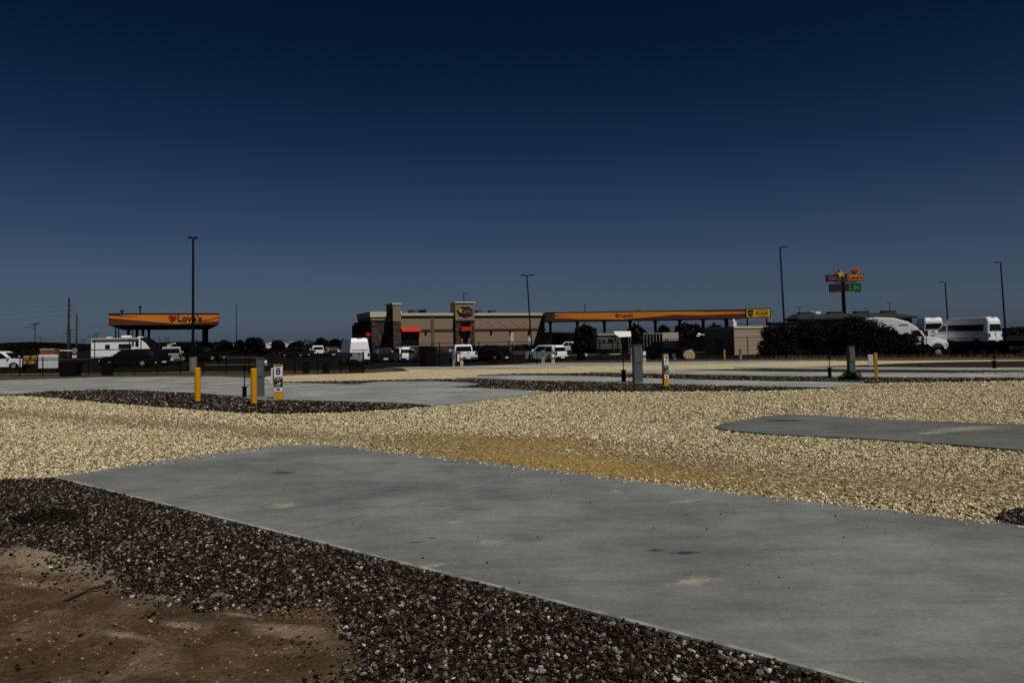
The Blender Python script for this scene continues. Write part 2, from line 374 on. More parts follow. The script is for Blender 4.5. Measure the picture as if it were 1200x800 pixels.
def sheet(name, pix, z, m, thick=None, world=False, parent=None, kind='structure'):
    pts = pix if world else [(G(a, b).x, G(a, b).y) for a, b in pix]
    if thick: return MB().prism_z(pts, -.05, z).build(name, m, parent, kind=None if parent else kind)
    tri = tessellate_polygon([[Vector((x, y, 0)) for x, y in pts]])
    mb = MB().add([(x, y, z) for x, y in pts], [tuple(t_) for t_ in tri]); return mb.build(name, m, parent, kind=kind)
def wpoly(pix): return [(G(a, b).x, G(a, b).y) for a, b in pix]
BROWN = [(-120, 439), (20, 438.4), (120, 436.9), (240, 435.9), (340, 434.4), (428, 432.9), (470, 431.4), (540, 428.9), (600, 426.4), (640, 423.9), (800, 421.4), (900, 420.4), (1000, 419.4), (1200, 418.4), (1320, 417.9),
    (1320, 421), (1200, 421.5), (1000, 422.8), (900, 423), (800, 424), (640, 426), (604, 427.5), (500, 430.2), (450, 431.4), (480, 434.5), (440, 436.5), (400, 438), (340, 439.5), (312, 441.2), (308, 444.3), (260, 441.9), (120, 442.6), (20, 445.7), (-120, 449)]
ISLAND = [(-120, 463.5), (20, 463), (57, 459), (120, 457), (160, 458.5), (235, 462), (285, 466.5), (340, 470), (420, 472), (470, 474), (505, 477),
    (470, 480), (400, 484), (330, 485.7), (285, 485), (200, 478.5), (120, 472.5), (60, 466.5), (20, 464.2), (-120, 464)]
DK2 = [(332, 447.8), (414, 446.5), (507, 444.5), (560, 444.6), (600, 446.3), (700, 448.3), (800, 451.7), (900, 453.9), (985, 455.4), (900, 458.2), (800, 458.9), (700, 459.4), (655, 459.2), (600, 457.5), (560, 455.7), (517, 454.6), (562, 451), (550, 449.3), (507, 447.3), (444, 448.3), (414, 451.3), (332, 449.3)]
DK4 = [(560, 440), (600, 438.3), (700, 437.5), (800, 439.5), (900, 441.5), (1000, 442.5), (1100, 443.4), (1200, 443.4), (1320, 443.2), (1320, 445), (1200, 446.3), (1100, 448.3), (1012, 449.3), (960, 448.6), (900, 447.9), (800, 445.6), (700, 442.1), (660, 441.1), (600, 440.6), (560, 441.2)]
DK5 = [(790, 433), (900, 432.2), (960, 432.9), (1000, 433.4), (1100, 434.1), (1200, 434.6), (1320, 435), (1320, 439), (1200, 438.7), (1100, 438.1), (1000, 437.4), (900, 436.4), (800, 434.1)]
DK6 = [(920, 430.3), (960, 429.3), (1000, 428.3), (1050, 426), (1100, 424.5), (1200, 422.8), (1320, 421.5), (1320, 431.8), (1200, 431.7), (1100, 431.6), (1000, 431), (920, 430.8)]
C1 = [(-120, 449.5), (20, 446), (120, 443), (200, 442.2), (260, 442.2), (308, 444.6), (330, 449.4), (414, 451.6), (444, 448.6), (507, 447.6), (550, 449.6), (562, 451.2), (540, 453.6), (517, 454.8), (560, 456), (600, 457.8), (640, 461.3), (600, 466.5), (560, 471), (525, 475.5), (505, 476.8), (470, 473.8), (420, 471.8), (340, 469.8), (285, 466.3), (235, 461.8), (160, 458.3), (120, 456.8), (57, 458.8), (20, 462.8), (-120, 463.3)]
C5 = [(535, 443.6), (565, 441.6), (600, 440.8), (660, 441.3), (700, 442.3), (800, 445.8), (900, 448.1), (960, 448.8), (1012, 449.5), (985, 453.5), (960, 455), (900, 453.6), (800, 451.4), (700, 448), (600, 446), (565, 444.3)]
C6 = [(690, 436.9), (750, 434.5), (800, 434.2), (900, 436.5), (1000, 437.5), (1100, 438.2), (1200, 438.8), (1320, 439.1), (1320, 443), (1200, 443.2), (1100, 443.2), (1000, 442.3), (900, 441.3), (800, 439.2), (730, 437.7)]
C7 = [(860, 431.4), (900, 430.8), (1000, 431.1), (1100, 431.7), (1200, 431.8), (1320, 431.9), (1320, 434.8), (1200, 434.4), (1100, 433.9), (1000, 433.2), (900, 432.1)]
C8 = [(450, 431.6), (480, 430.7), (560, 430.1), (620, 430.4), (670, 430.7), (620, 432), (540, 432.6), (470, 432.2)]
C9 = [(604, 427.8), (640, 426.3), (720, 426), (800, 424.5), (900, 423.4), (980, 423), (900, 424.6), (800, 427), (720, 428.3), (640, 428.3)]
CR = [(838, 502.5), (845, 499), (860, 495.5), (900, 489.3), (925, 487.6), (960, 488.8), (1040, 494), (1180, 499), (1320, 504), (1320, 540), (1180, 528.7), (1100, 522), (1000, 515.5), (930, 512), (900, 510.5), (860, 507), (845, 505)]
M_palenear = m_gravel('pale_gravel_near', [(0, (.03, .021, .01)), (.4, (.12, .09, .045)), (.7, (.32, .26, .15)), (1, (.60, .51, .33))], (.62, .57, .48), 30, [(w1.x, w1.y, 3.3, .85, R(-37), 1.0), (w2.x, w2.y, 2.6, .8, R(-30), 1.6)])  # ground colour darkened to paint in the shade between the loose stones
sheet('near_gravel_bed', [(-26, .5), (26, .5), (26, 26.3), (12.5, 26.3), (10, 25.2), (0, 24.6), (-3, 22.8), (-8, 23.5), (-26, 24)], .003, M_palenear, world=True)
sheet('brown_gravel_verge', BROWN, .006, M_brown)
DARKS = [('dark_gravel_bed', p) for p in (ISLAND, DK2, DK4, DK5, DK6)]
for i, (nm, p) in enumerate(DARKS): sheet(nm, p, .012, M_dark)
sheet('concrete_drive', C1, .05, M_conc, True)
for p in (C5, C6, C7, C8, C9): sheet('concrete_path', p, .05, M_conc2, True)
sheet('concrete_pad', CR, .04, M_concR, True)
DKE = [(1166, 608), (1178, 601), (1200, 597), (1330, 592), (1330, 636), (1180, 617), (1170, 613)]; DARKS.append(('dark_gravel_bed', DKE)); sheet('dark_gravel_bed', DKE, .012, M_dark)
# near pad of two poured panels with a joint between
NEAR = [(65, 562), (300, 620.5), (600, 697), (840, 760), (985, 800), (1330, 905), (1700, 720), (1320, 635), (1180, 617.5), (900, 586), (750, 567), (600, 547.7), (525, 538.8), (450, 531), (400, 524.8), (382, 523), (362, 522.2), (340, 523), (325, 524.3), (300, 527), (190, 541.8)]
NP = wpoly(NEAR)
def clip(poly, a, b, sgn):
    out = []; n_ = Vector((b[1]-a[1], a[0]-b[0]))*sgn
    d = [n_.x*(p[0]-a[0])+n_.y*(p[1]-a[1]) for p in poly]
    for i in range(len(poly)):
        j = (i+1) % len(poly)
        if d[i] >= 0: out.append(poly[i])
        if d[i]*d[j] < 0:
            k = d[i]/(d[i]-d[j]); out.append((poly[i][0]+k*(poly[j][0]-poly[i][0]), poly[i][1]+k*(poly[j][1]-poly[i][1])))
    return out
ja, jb = G(342, 629), G(600, 564); jd = (jb-ja).normalized(); jn = Vector((jd.y, -jd.x, 0))
pad = bpy.data.objects.new('near_concrete_pad', None); COL.objects.link(pad); pad['kind'] = 'structure'
for sg in (1, -1):
    a = ja+jn*sg*.007; b = jb+jn*sg*.007
    MB().prism_z(clip(NP, (a.x, a.y), (b.x, b.y), sg), -.06, .036).build('concrete_panel', M_conc_near, pad, bevel=.008)
# the tooled, whitened lip along the front edge
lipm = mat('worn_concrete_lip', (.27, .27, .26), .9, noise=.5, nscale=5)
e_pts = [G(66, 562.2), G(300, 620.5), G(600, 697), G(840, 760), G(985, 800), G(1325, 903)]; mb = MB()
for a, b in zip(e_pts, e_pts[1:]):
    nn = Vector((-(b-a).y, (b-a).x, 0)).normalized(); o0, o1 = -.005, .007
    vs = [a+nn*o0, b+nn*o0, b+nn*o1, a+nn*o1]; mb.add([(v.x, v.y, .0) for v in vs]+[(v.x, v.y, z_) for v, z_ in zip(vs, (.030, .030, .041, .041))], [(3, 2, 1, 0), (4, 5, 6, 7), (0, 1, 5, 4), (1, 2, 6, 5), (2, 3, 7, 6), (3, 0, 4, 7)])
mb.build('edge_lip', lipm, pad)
# near dark gravel bed and the bare dirt in its corner
NDK = [(-260, 563.5), (20, 563), (64, 561.8), (300, 620.8), (600, 697.3), (840, 760.3), (985, 800.5), (1330, 906), (1000, 1500), (-900, 1500), (-900, 700)]
NDW = wpoly(NDK)
sheet('dark_gravel_bed', NDW, .01, M_dark, world=True)
DIRT = [(-260, 640), (-60, 643), (20, 643), (55, 647), (95, 657), (108, 668), (150, 677), (170, 690), (215, 700), (240, 706), (262, 716), (300, 713), (345, 714), (395, 712), (415, 722), (400, 742), (425, 765), (410, 800), (430, 900), (-900, 1300), (-900, 800)]
DW = wpoly(DIRT)
def inside(poly, X, Y):
    r = np.zeros(len(X), bool); n_ = len(poly)
    for i in range(n_):
        x1, y1 = poly[i]; x2, y2 = poly[(i+1) % n_]
        if y1 == y2: continue
        c = ((y1 > Y) != (y2 > Y)) & (X < (x2-x1)*(Y-y1)/(y2-y1)+x1); r ^= c
    return r
# dirt as a lumpy low mound sheet with a ragged rim
xs_ = np.arange(-7, .6, .032); ys_ = np.arange(1.6, 7.6, .032)
def fbm(x, y):
    return (math.sin(x*2.1+1.3*math.sin(y*1.7))+math.sin(y*3.3+x*1.1+2)+.5*math.sin(x*7.3+y*5.1)+.5*math.sin(y*9.1-x*4.3)+.25*math.sin(x*19+y*13)+.25*math.sin(x*15-y*23))/3.5
XX, YY = np.meshgrid(xs_, ys_); rag = np.vectorize(fbm)(XX*2.3, YY*2.3)*.13+np.vectorize(fbm)(XX*7+3, YY*7)*.07
ins = inside(DW, (XX+rag).ravel(), (YY+rag*.7).ravel()).reshape(XX.shape)
ix = -np.ones(XX.shape, int); vs = []; fs = []
rn = rng.random(XX.shape); ef = ins.astype(float)
for _ in range(5):
    ef = (ef+np.roll(ef, 1, 0)+np.roll(ef, -1, 0)+np.roll(ef, 1, 1)+np.roll(ef, -1, 1))/5
ef = np.clip((ef-.45)*2, 0, 1)
for j in range(XX.shape[0]-1):
    for i in range(XX.shape[1]-1):
        if ins[j, i]:
            q = []
            for a, b in ((j, i), (j, i+1), (j+1, i+1), (j+1, i)):
                if ix[a, b] < 0:
                    ix[a, b] = len(vs); x, y = XX[a, b], YY[a, b]; vs.append((x, y, .006+ef[a, b]*(.024+.014*fbm(x*1.5, y*1.5)+.010*fbm(x*4.3+2, y*4.3)+.005*fbm(x*11, y*11+1)+.006*rn[a, b])))
                q.append(int(ix[a, b]))
            fs.append(tuple(q))
dirt = MB().add(vs, fs).build('dirt', M_dirt, kind='structure', smooth=True)

# ---------------------------------------------------------------- loose stones (nobody could count them)
def stone_nodes(name, m, nvar=7):
    ng = bpy.data.node_groups.new(name, 'GeometryNodeTree')
    ng.interface.new_socket('Geometry', in_out='INPUT', socket_type='NodeSocketGeometry'); ng.interface.new_socket('Geometry', in_out='OUTPUT', socket_type='NodeSocketGeometry')
    N, L = ng.nodes, ng.links; gi = N.new('NodeGroupInput'); go = N.new('NodeGroupOutput')
    join = N.new('GeometryNodeGeometryToInstance')
    for k in range(nvar):
        ico = N.new('GeometryNodeMeshIcoSphere'); ico.inputs['Radius'].default_value = .5; ico.inputs['Subdivisions'].default_value = 2
        pos = N.new('GeometryNodeInputPosition'); ad = N.new('ShaderNodeVectorMath'); ad.operation = 'ADD'; ad.inputs[1].default_value = (k*7.3, k*3.1, k*5.7); L.new(pos.outputs[0], ad.inputs[0])
        nz = N.new('ShaderNodeTexNoise'); nz.inputs['Scale'].default_value = 2.1; nz.inputs['Detail'].default_value = 1; L.new(ad.outputs[0], nz.inputs['Vector'])
        sb = N.new('ShaderNodeVectorMath'); sb.operation = 'SUBTRACT'; L.new(nz.outputs['Color'], sb.inputs[0]); sb.inputs[1].default_value = (.5, .5, .5)
        sc = N.new('ShaderNodeVectorMath'); sc.operation = 'SCALE'; L.new(sb.outputs[0], sc.inputs[0]); sc.inputs['Scale'].default_value = 1.3
        sp_ = N.new('GeometryNodeSetPosition'); L.new(ico.outputs['Mesh'], sp_.inputs['Geometry']); L.new(sc.outputs[0], sp_.inputs['Offset'])
        tr = N.new('GeometryNodeTransform'); L.new(sp_.outputs[0], tr.inputs['Geometry']); tr.inputs['Scale'].default_value = (1, .75+.06*(k % 4), .55+.05*(k % 3))
        sm = N.new('GeometryNodeSetMaterial'); sm.inputs['Material'].default_value = m; L.new(tr.outputs[0], sm.inputs['Geometry']); L.new(sm.outputs[0], join.inputs[0])
    ip = N.new('GeometryNodeInstanceOnPoints'); L.new(gi.outputs[0], ip.inputs['Points']); L.new(join.outputs[0], ip.inputs['Instance']); ip.inputs['Pick Instance'].default_value = True
    def at(nm, ty):
        a = N.new('GeometryNodeInputNamedAttribute'); a.data_type = ty; a.inputs['Name'].default_value = nm; return a.outputs['Attribute']
    L.new(at('pick', 'INT'), ip.inputs['Instance Index']); L.new(at('rot', 'FLOAT_VECTOR'), ip.inputs['Rotation']); L.new(at('scl', 'FLOAT'), ip.inputs['Scale'])
    L.new(ip.outputs[0], go.inputs[0]); return ng
M_st_warm = m_stone('ochre_stone', [(0, (.12, .075, .02)), (.45, (.33, .21, .055)), (.85, (.48, .34, .12)), (1, (.74, .64, .40))])
M_st_dirt = m_stone('dirt_crumb', [(0, (.05, .031, .017)), (.6, (.16, .105, .060)), (.95, (.26, .18, .11)), (1, (.38, .29, .19))])
NG_warm = stone_nodes('ochre_stones', M_st_warm); NG_dirt = stone_nodes('dirt_crumbs', M_st_dirt)
NG_pale = stone_nodes('pale_stones', M_st_pale); NG_dark = stone_nodes('dark_stones', M_st_dark)
def scatter(name, X, Y, Z, Sz, ng, label, nvar=7):
    n_ = len(X); me = bpy.data.meshes.new(name); me.vertices.add(n_)
    me.vertices.foreach_set('co', np.stack([X, Y, Z], 1).astype(np.float32).ravel())
    a = me.attributes.new('pick', 'INT', 'POINT'); a.data.foreach_set('value', rng.integers(0, nvar, n_).astype(np.int32))
    a = me.attributes.new('scl', 'FLOAT', 'POINT'); a.data.foreach_set('value', Sz.astype(np.float32))
    rr = np.stack([rng.normal(0, .45, n_), rng.normal(0, .45, n_), rng.uniform(0, 6.28, n_)], 1)
    a = me.attributes.new('rot', 'FLOAT_VECTOR', 'POINT'); a.data.foreach_set('vector', rr.astype(np.float32).ravel())
    o = bpy.data.objects.new(name, me); COL.objects.link(o); md = o.modifiers.new('stones', 'NODES'); md.node_group = ng
    o['kind'] = 'stuff'; tag(o, label, 'gravel'); return o
CONC = [NP, wpoly(C1), wpoly(C5), wpoly(C6), wpoly(CR)]
DKP = [wpoly(p) for p in (ISLAND, DK2, DK4, DKE)]
def rand_view(d0, d1, dens, tmax=.78):
    """uniform points on the ground in a sector ahead"""
    A = tmax*(d1*d1-d0*d0); n_ = int(A*dens); D = np.sqrt(rng.uniform(d0*d0, d1*d1, n_)); T = rng.uniform(-tmax, tmax, n_); return T*D, D
def outof(X, Y, polys):
    k = np.ones(len(X), bool)
    for p in polys: k &= ~inside(p, X, Y)
    return k
Xs, Ys, Ss = [], [], []
for d0, d1, dens, s0, s1 in ((4.5, 10, 1150, .014, .040), (10, 15, 720, .018, .045), (15, 22, 360, .024, .055), (22, 30, 130, .03, .07)):
    X, Y = rand_view(d0, d1, dens)
    k = outof(X+rng.normal(0, .02, len(X)), Y+rng.normal(0, .03, len(X)), CONC+DKP+[NDW]); X, Y = X[k], Y[k]
    Xs.append(X); Ys.append(Y); Ss.append(s0+(s1-s0)*rng.random(len(X))**1.8)
X, Y, Sz = map(np.concatenate, (Xs, Ys, Ss))
# a rolled, finer, dustier strip where tyres run
wob = np.sin(X*1.3+Y*.7)*.5+np.sin(X*.4-Y*1.9)
track = np.exp(-((Y-(10.9-.62*X+.15*wob))/.8)**2)
keep = rng.random(len(X)) > track*.72; X, Y, Sz, track = X[keep], Y[keep], Sz[keep], track[keep]
def ell(X, Y, c, rx, ry, rot):
    u = (X-c.x)*math.cos(rot)+(Y-c.y)*math.sin(rot); v = -(X-c.x)*math.sin(rot)+(Y-c.y)*math.cos(rot); return np.sqrt((u/rx)**2+(v/ry)**2)
wn_ = np.array([fbm(a*1.1, b*1.1) for a, b in zip(X, Y)])
wm_ = np.maximum(1.2-ell(X, Y, w1, 4.0, 1.0, R(-37)), .95-ell(X, Y, w2, 3.6, 1.5, R(-30)))*1.5+wn_*.35
wr_n = rng.random(len(X)); isw = (wr_n < wm_*1.1); drop = isw & (rng.random(len(X)) < .35)
scatter('ochre_gravel_stones', X[isw & ~drop], Y[isw & ~drop], (Sz*.1)[isw & ~drop], (Sz*.8)[isw & ~drop], NG_warm, 'finer ochre stained gravel worn along the far edge of the near pad')
X, Y, Sz, track = X[~isw], Y[~isw], Sz[~isw], track[~isw]
scatter('pale_gravel_stones', X, Y, Sz*.12+rng.random(len(X))*.014*(1-track), Sz*(1-.3*track), NG_pale, 'loose pale buff crushed gravel stones spread between the concrete pads')
# dark river stones: near bed
X, Y = rand_view(2.2, 10.5, 4300, .95); k = inside(NDW, X, Y)|inside(DKP[3], X, Y); X, Y = X[k], Y[k]
rag = np.array([fbm(a*2.3, b*2.3)*.13+fbm(a*7+3, b*7)*.07 for a, b in zip(X, Y)])
ind = inside(DW, X+rag, Y+rag*.7)
# distance-free thinning: sparse on the dirt, patchy
pn = np.array([fbm(a*1.7+3, b*1.7) for a, b in zip(X, Y)])
q1, q2 = .30*rng.random(len(X))**1.5, .30*rng.random(len(X))**1.5; near_rim = inside(DW, X+rag+q1, Y+rag*.7+q2)&inside(DW, X+rag, Y+rag*.7+q2)
k = (~ind) | (rng.random(len(X)) < np.where(near_rim, .02+.16*np.clip(pn, 0, 1), .55)); X, Y, ind = X[k], Y[k], ind[k]
Sz = .007+.027*rng.random(len(X))**2.0
Zz = np.where(ind, .032, .008+rng.random(len(X))*.022)
scatter('dark_gravel_stones', X, Y, Zz, Sz, NG_dark, 'loose dark brown and grey river stones beside the near pad')
Xs, Ys = rand_view(16, 40, 150, .78); k = np.zeros(len(Xs), bool)
for p in DKP[:3]: k |= inside(p, Xs, Ys)
for p in CONC: k &= ~inside(p, Xs, Ys)
Xs, Ys = Xs[k], Ys[k]; Sz = .03+.05*rng.random(len(Xs))**1.5
scatter('dark_bed_stones', Xs, Ys, .012+Sz*.1, Sz, NG_dark, 'dark stones covering the beds round the hookup posts')
X, Y = rand_view(2.5, 8.5, 3500, .95); k = inside(DW, X, Y); X, Y = X[k], Y[k]
k = rng.random(len(X)) < .35+.65*np.clip(np.array([fbm(a*2.6+1, b*2.6+4) for a, b in zip(X, Y)])+.3, 0, 1); X, Y = X[k], Y[k]
scatter('dirt_crumbs', X, Y, np.array([.028+.014*fbm(a*1.5, b*1.5) for a, b in zip(X, Y)]), .003+.022*rng.random(len(X))**4, NG_dirt, 'small brown crumbs of earth on the bare dirt')
X, Y = rand_view(4, 12.5, 3.2, .8); k = inside(NP, X, Y); X, Y = X[k], Y[k]
scatter('spilled_stones', X, Y, np.full(len(X), .04), .007+.014*rng.random(len(X))**2, NG_dark, 'a few dark stones spilled over the near concrete pad')
a_, b_ = G(66, 560), G(360, 522); P_ = [a_.lerp(b_, q)+Vector((random.gauss(0, .05), random.gauss(-.03, .07), 0)) for q in rng.random(160)]
a_, b_ = G(362, 522), G(1330, 638); P_ += [a_.lerp(b_, q)+Vector((random.gauss(0, .05), random.gauss(.02, .06), 0)) for q in rng.random(420)]
scatter('spilled_pale_stones', np.array([p.x for p in P_]), np.array([p.y for p in P_]), np.full(len(P_), .036), .012+.02*rng.random(len(P_)), NG_pale, 'pale stones kicked onto the far edge of the near pad')
# pale chips along the near dark/pale border
# clods and sticks on the dirt
for (px, py, w) in ((60, 727, .085), (85, 725, .06), (215, 722, .06), (255, 702, .05), (130, 674, .04)):
    g = G(px, py); MB().dome((0, 0, 0), w, w*.7, w*.45, 7, 3).build('dirt_clod', M_dirt, loc=(g.x, g.y, .025), rz=px)
for o in [o for o in COL.objects if o.name.startswith('dirt_clod')]:
    i = ['dark dirt clod nearest the lower left corner', 'second dirt clod, just right of the one by the lower left corner', 'flat dirt clod in the middle of the bare dirt', 'small dirt clod at the edge of the dark gravel', 'small dirt clod on the pale part of the bare dirt']
    tag(o, i[[q for q in COL.objects if q.name.startswith('dirt_clod')].index(o)], 'clod', 'clods on the bare dirt')
a, b = G(75, 712), G(133, 692)
tag(MB().path([(a.x, a.y, .045), ((a.x+b.x)/2, (a.y+b.y)/2+.03, .06), (b.x, b.y, .05)], .008).build('stick', wood), 'thin dark stick lying on the bare dirt', 'stick')

# ---------------------------------------------------------------- hookup posts, pedestals, hydrants, bollards
def bollard(px, py, h, r_, label):
    g = G(px, py); t_ = thing('bollard', label, 'bollard', g, 0, 'yellow steel bollards')
    MB().cyl((0, 0, -.05), (0, 0, h-.03), r_, r_, 20).build('post', yellow, t_, smooth=False)
    MB().dome((0, 0, h-.03), r_, r_, .035, 20, 4).build('cap', yellow, t_, smooth=True)
    for p in t_.children_recursive: pass
bollard(231.5, 470.5, 1.02, .087, 'yellow steel bollard standing alone on the dark gravel, left of the other')
bollard(297.5, 473.5, 1.01, .088, 'yellow steel bollard close in front of the grey pedestal')
bollard(849, 421.5, .72, .07, 'far small yellow bollard in front of the beige block hut')
def pedestal(px, py, h, w, label, rz=.15, small=False):
    g = G(px, py); t_ = thing('power_pedestal', label, 'pedestal', g, rz, 'grey electrical pedestals')
    MB().box((0, 0, h*.5), (w, w*.8, h), taper=.97).build('cabinet', gsteel if not small else gsteel2, t_, bevel=.012)
    MB().box((0, -w*.42, h*.72), (w*.8, .02, h*.36)).build('door', gsteel, t_, bevel=.005)
    MB().box((0, -w*.02, h+.012), (w*1.02, w*.86, .03)).build('lid', gsteel, t_, bevel=.008)
    if not small:
        MB().box((.0, -w*.45, h*.72), (.03, .03, .07)).build('latch', gsteel2, t_)
    return t_
p = pedestal(305, 466.3, 1.24, .23, 'grey electrical pedestal beside the post numbered 8')
MB().box((.17, 0, 1.1), (.07, .1, .18)).build('meter', wsign, p, bevel=.02); MB().dome((.17, -.05, 1.1), .05, .03, .05).build('meter_dome', clearlens, p)
pedestal(747.5, 449.3, 1.42, .34, 'grey electrical pedestal in the middle distance right of a black hydrant', .1)
pedestal(998, 443.5, 1.2, .25, 'grey electrical pedestal rising out of a low dark bush', .12)
pedestal(532.5, 429.5, .95, .22, 'small far pedestal left of the white pickup', 0, True)
pedestal(636.5, 426, .95, .24, 'small far pedestal in front of the white crossover', 0, True)
pedestal(741, 424.5, 1.0, .26, 'small far pedestal just behind the middle grey pedestal', 0, True)
pedestal(868, 421.9, .8, .16, 'small far pedestal before the dark face of the block hut', 0, True)
def hydrant(px, py, h, label, hs=.36, r_=.066):
    g = G(px, py); t_ = thing('yard_hydrant', label, 'hydrant', g, 0, 'black yard hydrants')
    MB().cyl((0, 0, 0), (0, 0, hs), r_, r_*.95, 12).build('sleeve', plastic, t_)
    MB().cyl((0, 0, hs), (0, 0, hs+.03), r_*1.5, r_*1.5, 12).build('collar', plastic, t_, bevel=.005)
    MB().cyl((0, 0, hs), (0, 0, h), .018, .018, 8).build('riser_pipe', bsteel, t_)
    MB().box((0, 0, h), (.07, .07, .12)).cyl((0, 0, h+.02), (.0, -.12, h-.05), .02, .015, 8).build('spout_head', bsteel, t_)
    MB().box((.02, 0, h+.11), (.02, .02, .16)).build('lever', bsteel, t_)
hydrant(286.5, 467.5, .95, 'black yard hydrant between the two nearest yellow bollards')
hydrant(731, 448.5, 1.12, 'black yard hydrant left of the middle grey pedestal', .46, .085)
hydrant(972.5, 442.2, .78, 'black yard hydrant left of the pedestal in the bush', .36, .07)
hydrant(1165.5, 432.7, .55, 'black yard hydrant at far right below the passenger van', .36, .08)
hydrant(629.5, 427, .75, 'far black yard hydrant in front of the white crossover', .3, .08)
def site_post(px, py, h, w, d, rz, num, label, box=None, lbl=True, small=False):
    g = G(px, py); t_ = thing('site_post', label, 'post', g, rz, 'yellow numbered site posts')
    MB().box((0, 0, h/2), (w, d, h)).build('post', yellow, t_, bevel=.008)
    y = -d/2
    MB().box((w*.035, y-.004, h*.80), (w*.91, .008, h*.37)).build('number_plate', wsign, t_)
    for q0, q1 in ((.955, .985), (.63, .66)): MB().bx(-w*.38, w*.4, y-.011, y-.0085, h*q0, h*q1).build('plate_band', bsign, t_)
    if lbl:
        text_mesh('number', num, h*.27, bsign, t_, (.004, y-.011, h*.81), (R(90), 0, 0), .001, .006, 1)
    MB().box((w*.035, y-.005, h*.49), (w*.91, .010, h*.24)).build('instruction_plate', bsign, t_)
    for i, (a, b, c_, d_) in enumerate(((-.28, -.14, .41, .44), (.0, .22, .41, .425), (-.06, .08, .45, .49), (.16, .26, .45, .52), (-.3, .27, .585, .592), (-.2, .2, .560, .566))):
        MB().bx(w*a, w*b, y-.0135, y-.011, h*c_, h*d_).build('pictogram', wsign, t_)
    MB().box((w*.035, y-.005, h*.31), (w*.91, .010, h*.12)).build('small_plate', wsign, t_)
    MB().box((.004, y-.0125, h*.315), (w*.4, .003, h*.05)).build('small_plate_text', bsign, t_)
    if box: MB().box(box[:3], box[3:]).build('meter_box', wsign, t_, bevel=.012)
    return t_
site_post(326.3, 469, 1.06, .26, .14, .18, '8', 'yellow site post numbered 8 with white meter box', (-.17, .10, .72, .09, .14, .5))
site_post(780, 452.5, 1.12, .19, .12, .42, '7', 'yellow site post numbered 7 right of the middle grey pedestal')
site_post(1027, 444, .98, .15, .10, 1.15, '6', 'leaning yellow site post with white box right of the bushy pedestal', (0, .16, .70, .10, .20, .42), lbl=False)
site_post(541, 429.6, .95, .2, .12, .2, '5', 'far yellow site post in front of the white pickup', (-.2, .1, .6, .14, .1, .5), False)
site_post(648, 426.3, .72, .22, .12, .2, '4', 'far yellow site post in front of the white crossover tail', None, False)
site_post(755, 424.6, .8, .22, .12, .2, '3', 'far yellow site post behind the middle grey pedestal', (-.2, 0, .55, .12, .1, .6), False)
# little slab the first pedestal stands on
sheet('equipment_slab', [(281, 467.8), (290, 465.6), (336, 466), (330, 469.4), (306, 470.4)], .055, post_conc, True)

# ---------------------------------------------------------------- foliage
def leaves(blobs, n, size, seed, flat=.7):
    """many small leaf faces spread through a crown of blobs (cx,cy,cz,rx,ry,rz)"""
    r_ = np.random.default_rng(seed); vol = np.array([b[3]*b[4]*b[5] for b in blobs])**.8; pk = r_.choice(len(blobs), n, p=vol/vol.sum())
    B = np.array(blobs)[pk]; d = r_.normal(size=(n, 3)); d /= np.linalg.norm(d, axis=1)[:, None]
    rad = r_.uniform(.45, 1.06, n)**.6; rad *= 1+.18*np.sin(d[:, 0]*7+pk)*np.sin(d[:, 1]*6+pk*2)*np.sin(d[:, 2]*8)
    C = B[:, :3]+d*B[:, 3:]*rad[:, None]
    a = r_.normal(size=(n, 3)); a /= np.linalg.norm(a, axis=1)[:, None]; b = np.cross(a, r_.normal(size=(n, 3))); b /= np.linalg.norm(b, axis=1)[:, None]
    s_ = size*r_.uniform(.5, 1.3, n)[:, None]
    V = np.stack([C-a*s_, C+b*s_*.45, C+a*s_, C-b*s_*.45], 1).reshape(-1, 3); V[:, 2] = np.maximum(V[:, 2], .02)
    me = bpy.data.meshes.new('crown'); me.vertices.add(4*n); me.vertices.foreach_set('co', V.astype(np.float32).ravel())
    me.loops.add(4*n); me.loops.foreach_set('vertex_index', np.arange(4*n, dtype=np.int32)); me.polygons.add(n)
    me.polygons.foreach_set('loop_start', np.arange(0, 4*n, 4, dtype=np.int32)); me.polygons.foreach_set('loop_total', np.full(n, 4, np.int32)); me.update(); return me
def shrub(name, label, cat, loc, h, rx, ry, n, size, seed, m=leafm, group=None, trunk_h=.2, lobes=9, low=True):
    t_ = thing(name, label, cat, loc, 0, group); r_ = random.Random(seed); bl = []; limbs = MB()
    for i in range(lobes):
        a = r_.uniform(0, 6.28); q = r_.uniform(0, .72); zc = h*(r_.uniform(.25, .8) if low else r_.uniform(.5, .85)); k = .42+.2*r_.random()
        w = 1-.55*max(0, (zc/h-.45))
        cx, cy = math.cos(a)*rx*q*w, math.sin(a)*ry*q*w; rr = min(rx, h)*k*.62
        bl.append((cx, cy, zc, rr*1.15, rr, min(rr, h-zc)*1.0))
        limbs.cyl((cx*.1, cy*.1, h*trunk_h*.6), (cx, cy, zc), .05*h/3, .012*h/3, 5)
    bl.append((0, 0, h*.55, rx*.62, ry*.62, h*.44)); 
    if low: bl.append((0, 0, h*.22, rx*.85, ry*.85, h*.25))
    limbs.build('limb', bark, t_)
    MB().cyl((0, 0, -.1), (0, 0, h*.55), .07*h/2.5, .03*h/2.5, 8).build('trunk', bark, t_)
    me = leaves(bl, n, size, seed); me.materials.append(m); c = bpy.data.objects.new('crown', me); COL.objects.link(c); c.parent = t_
    return t_
LS = 'big dark shrubs along the lot edge'
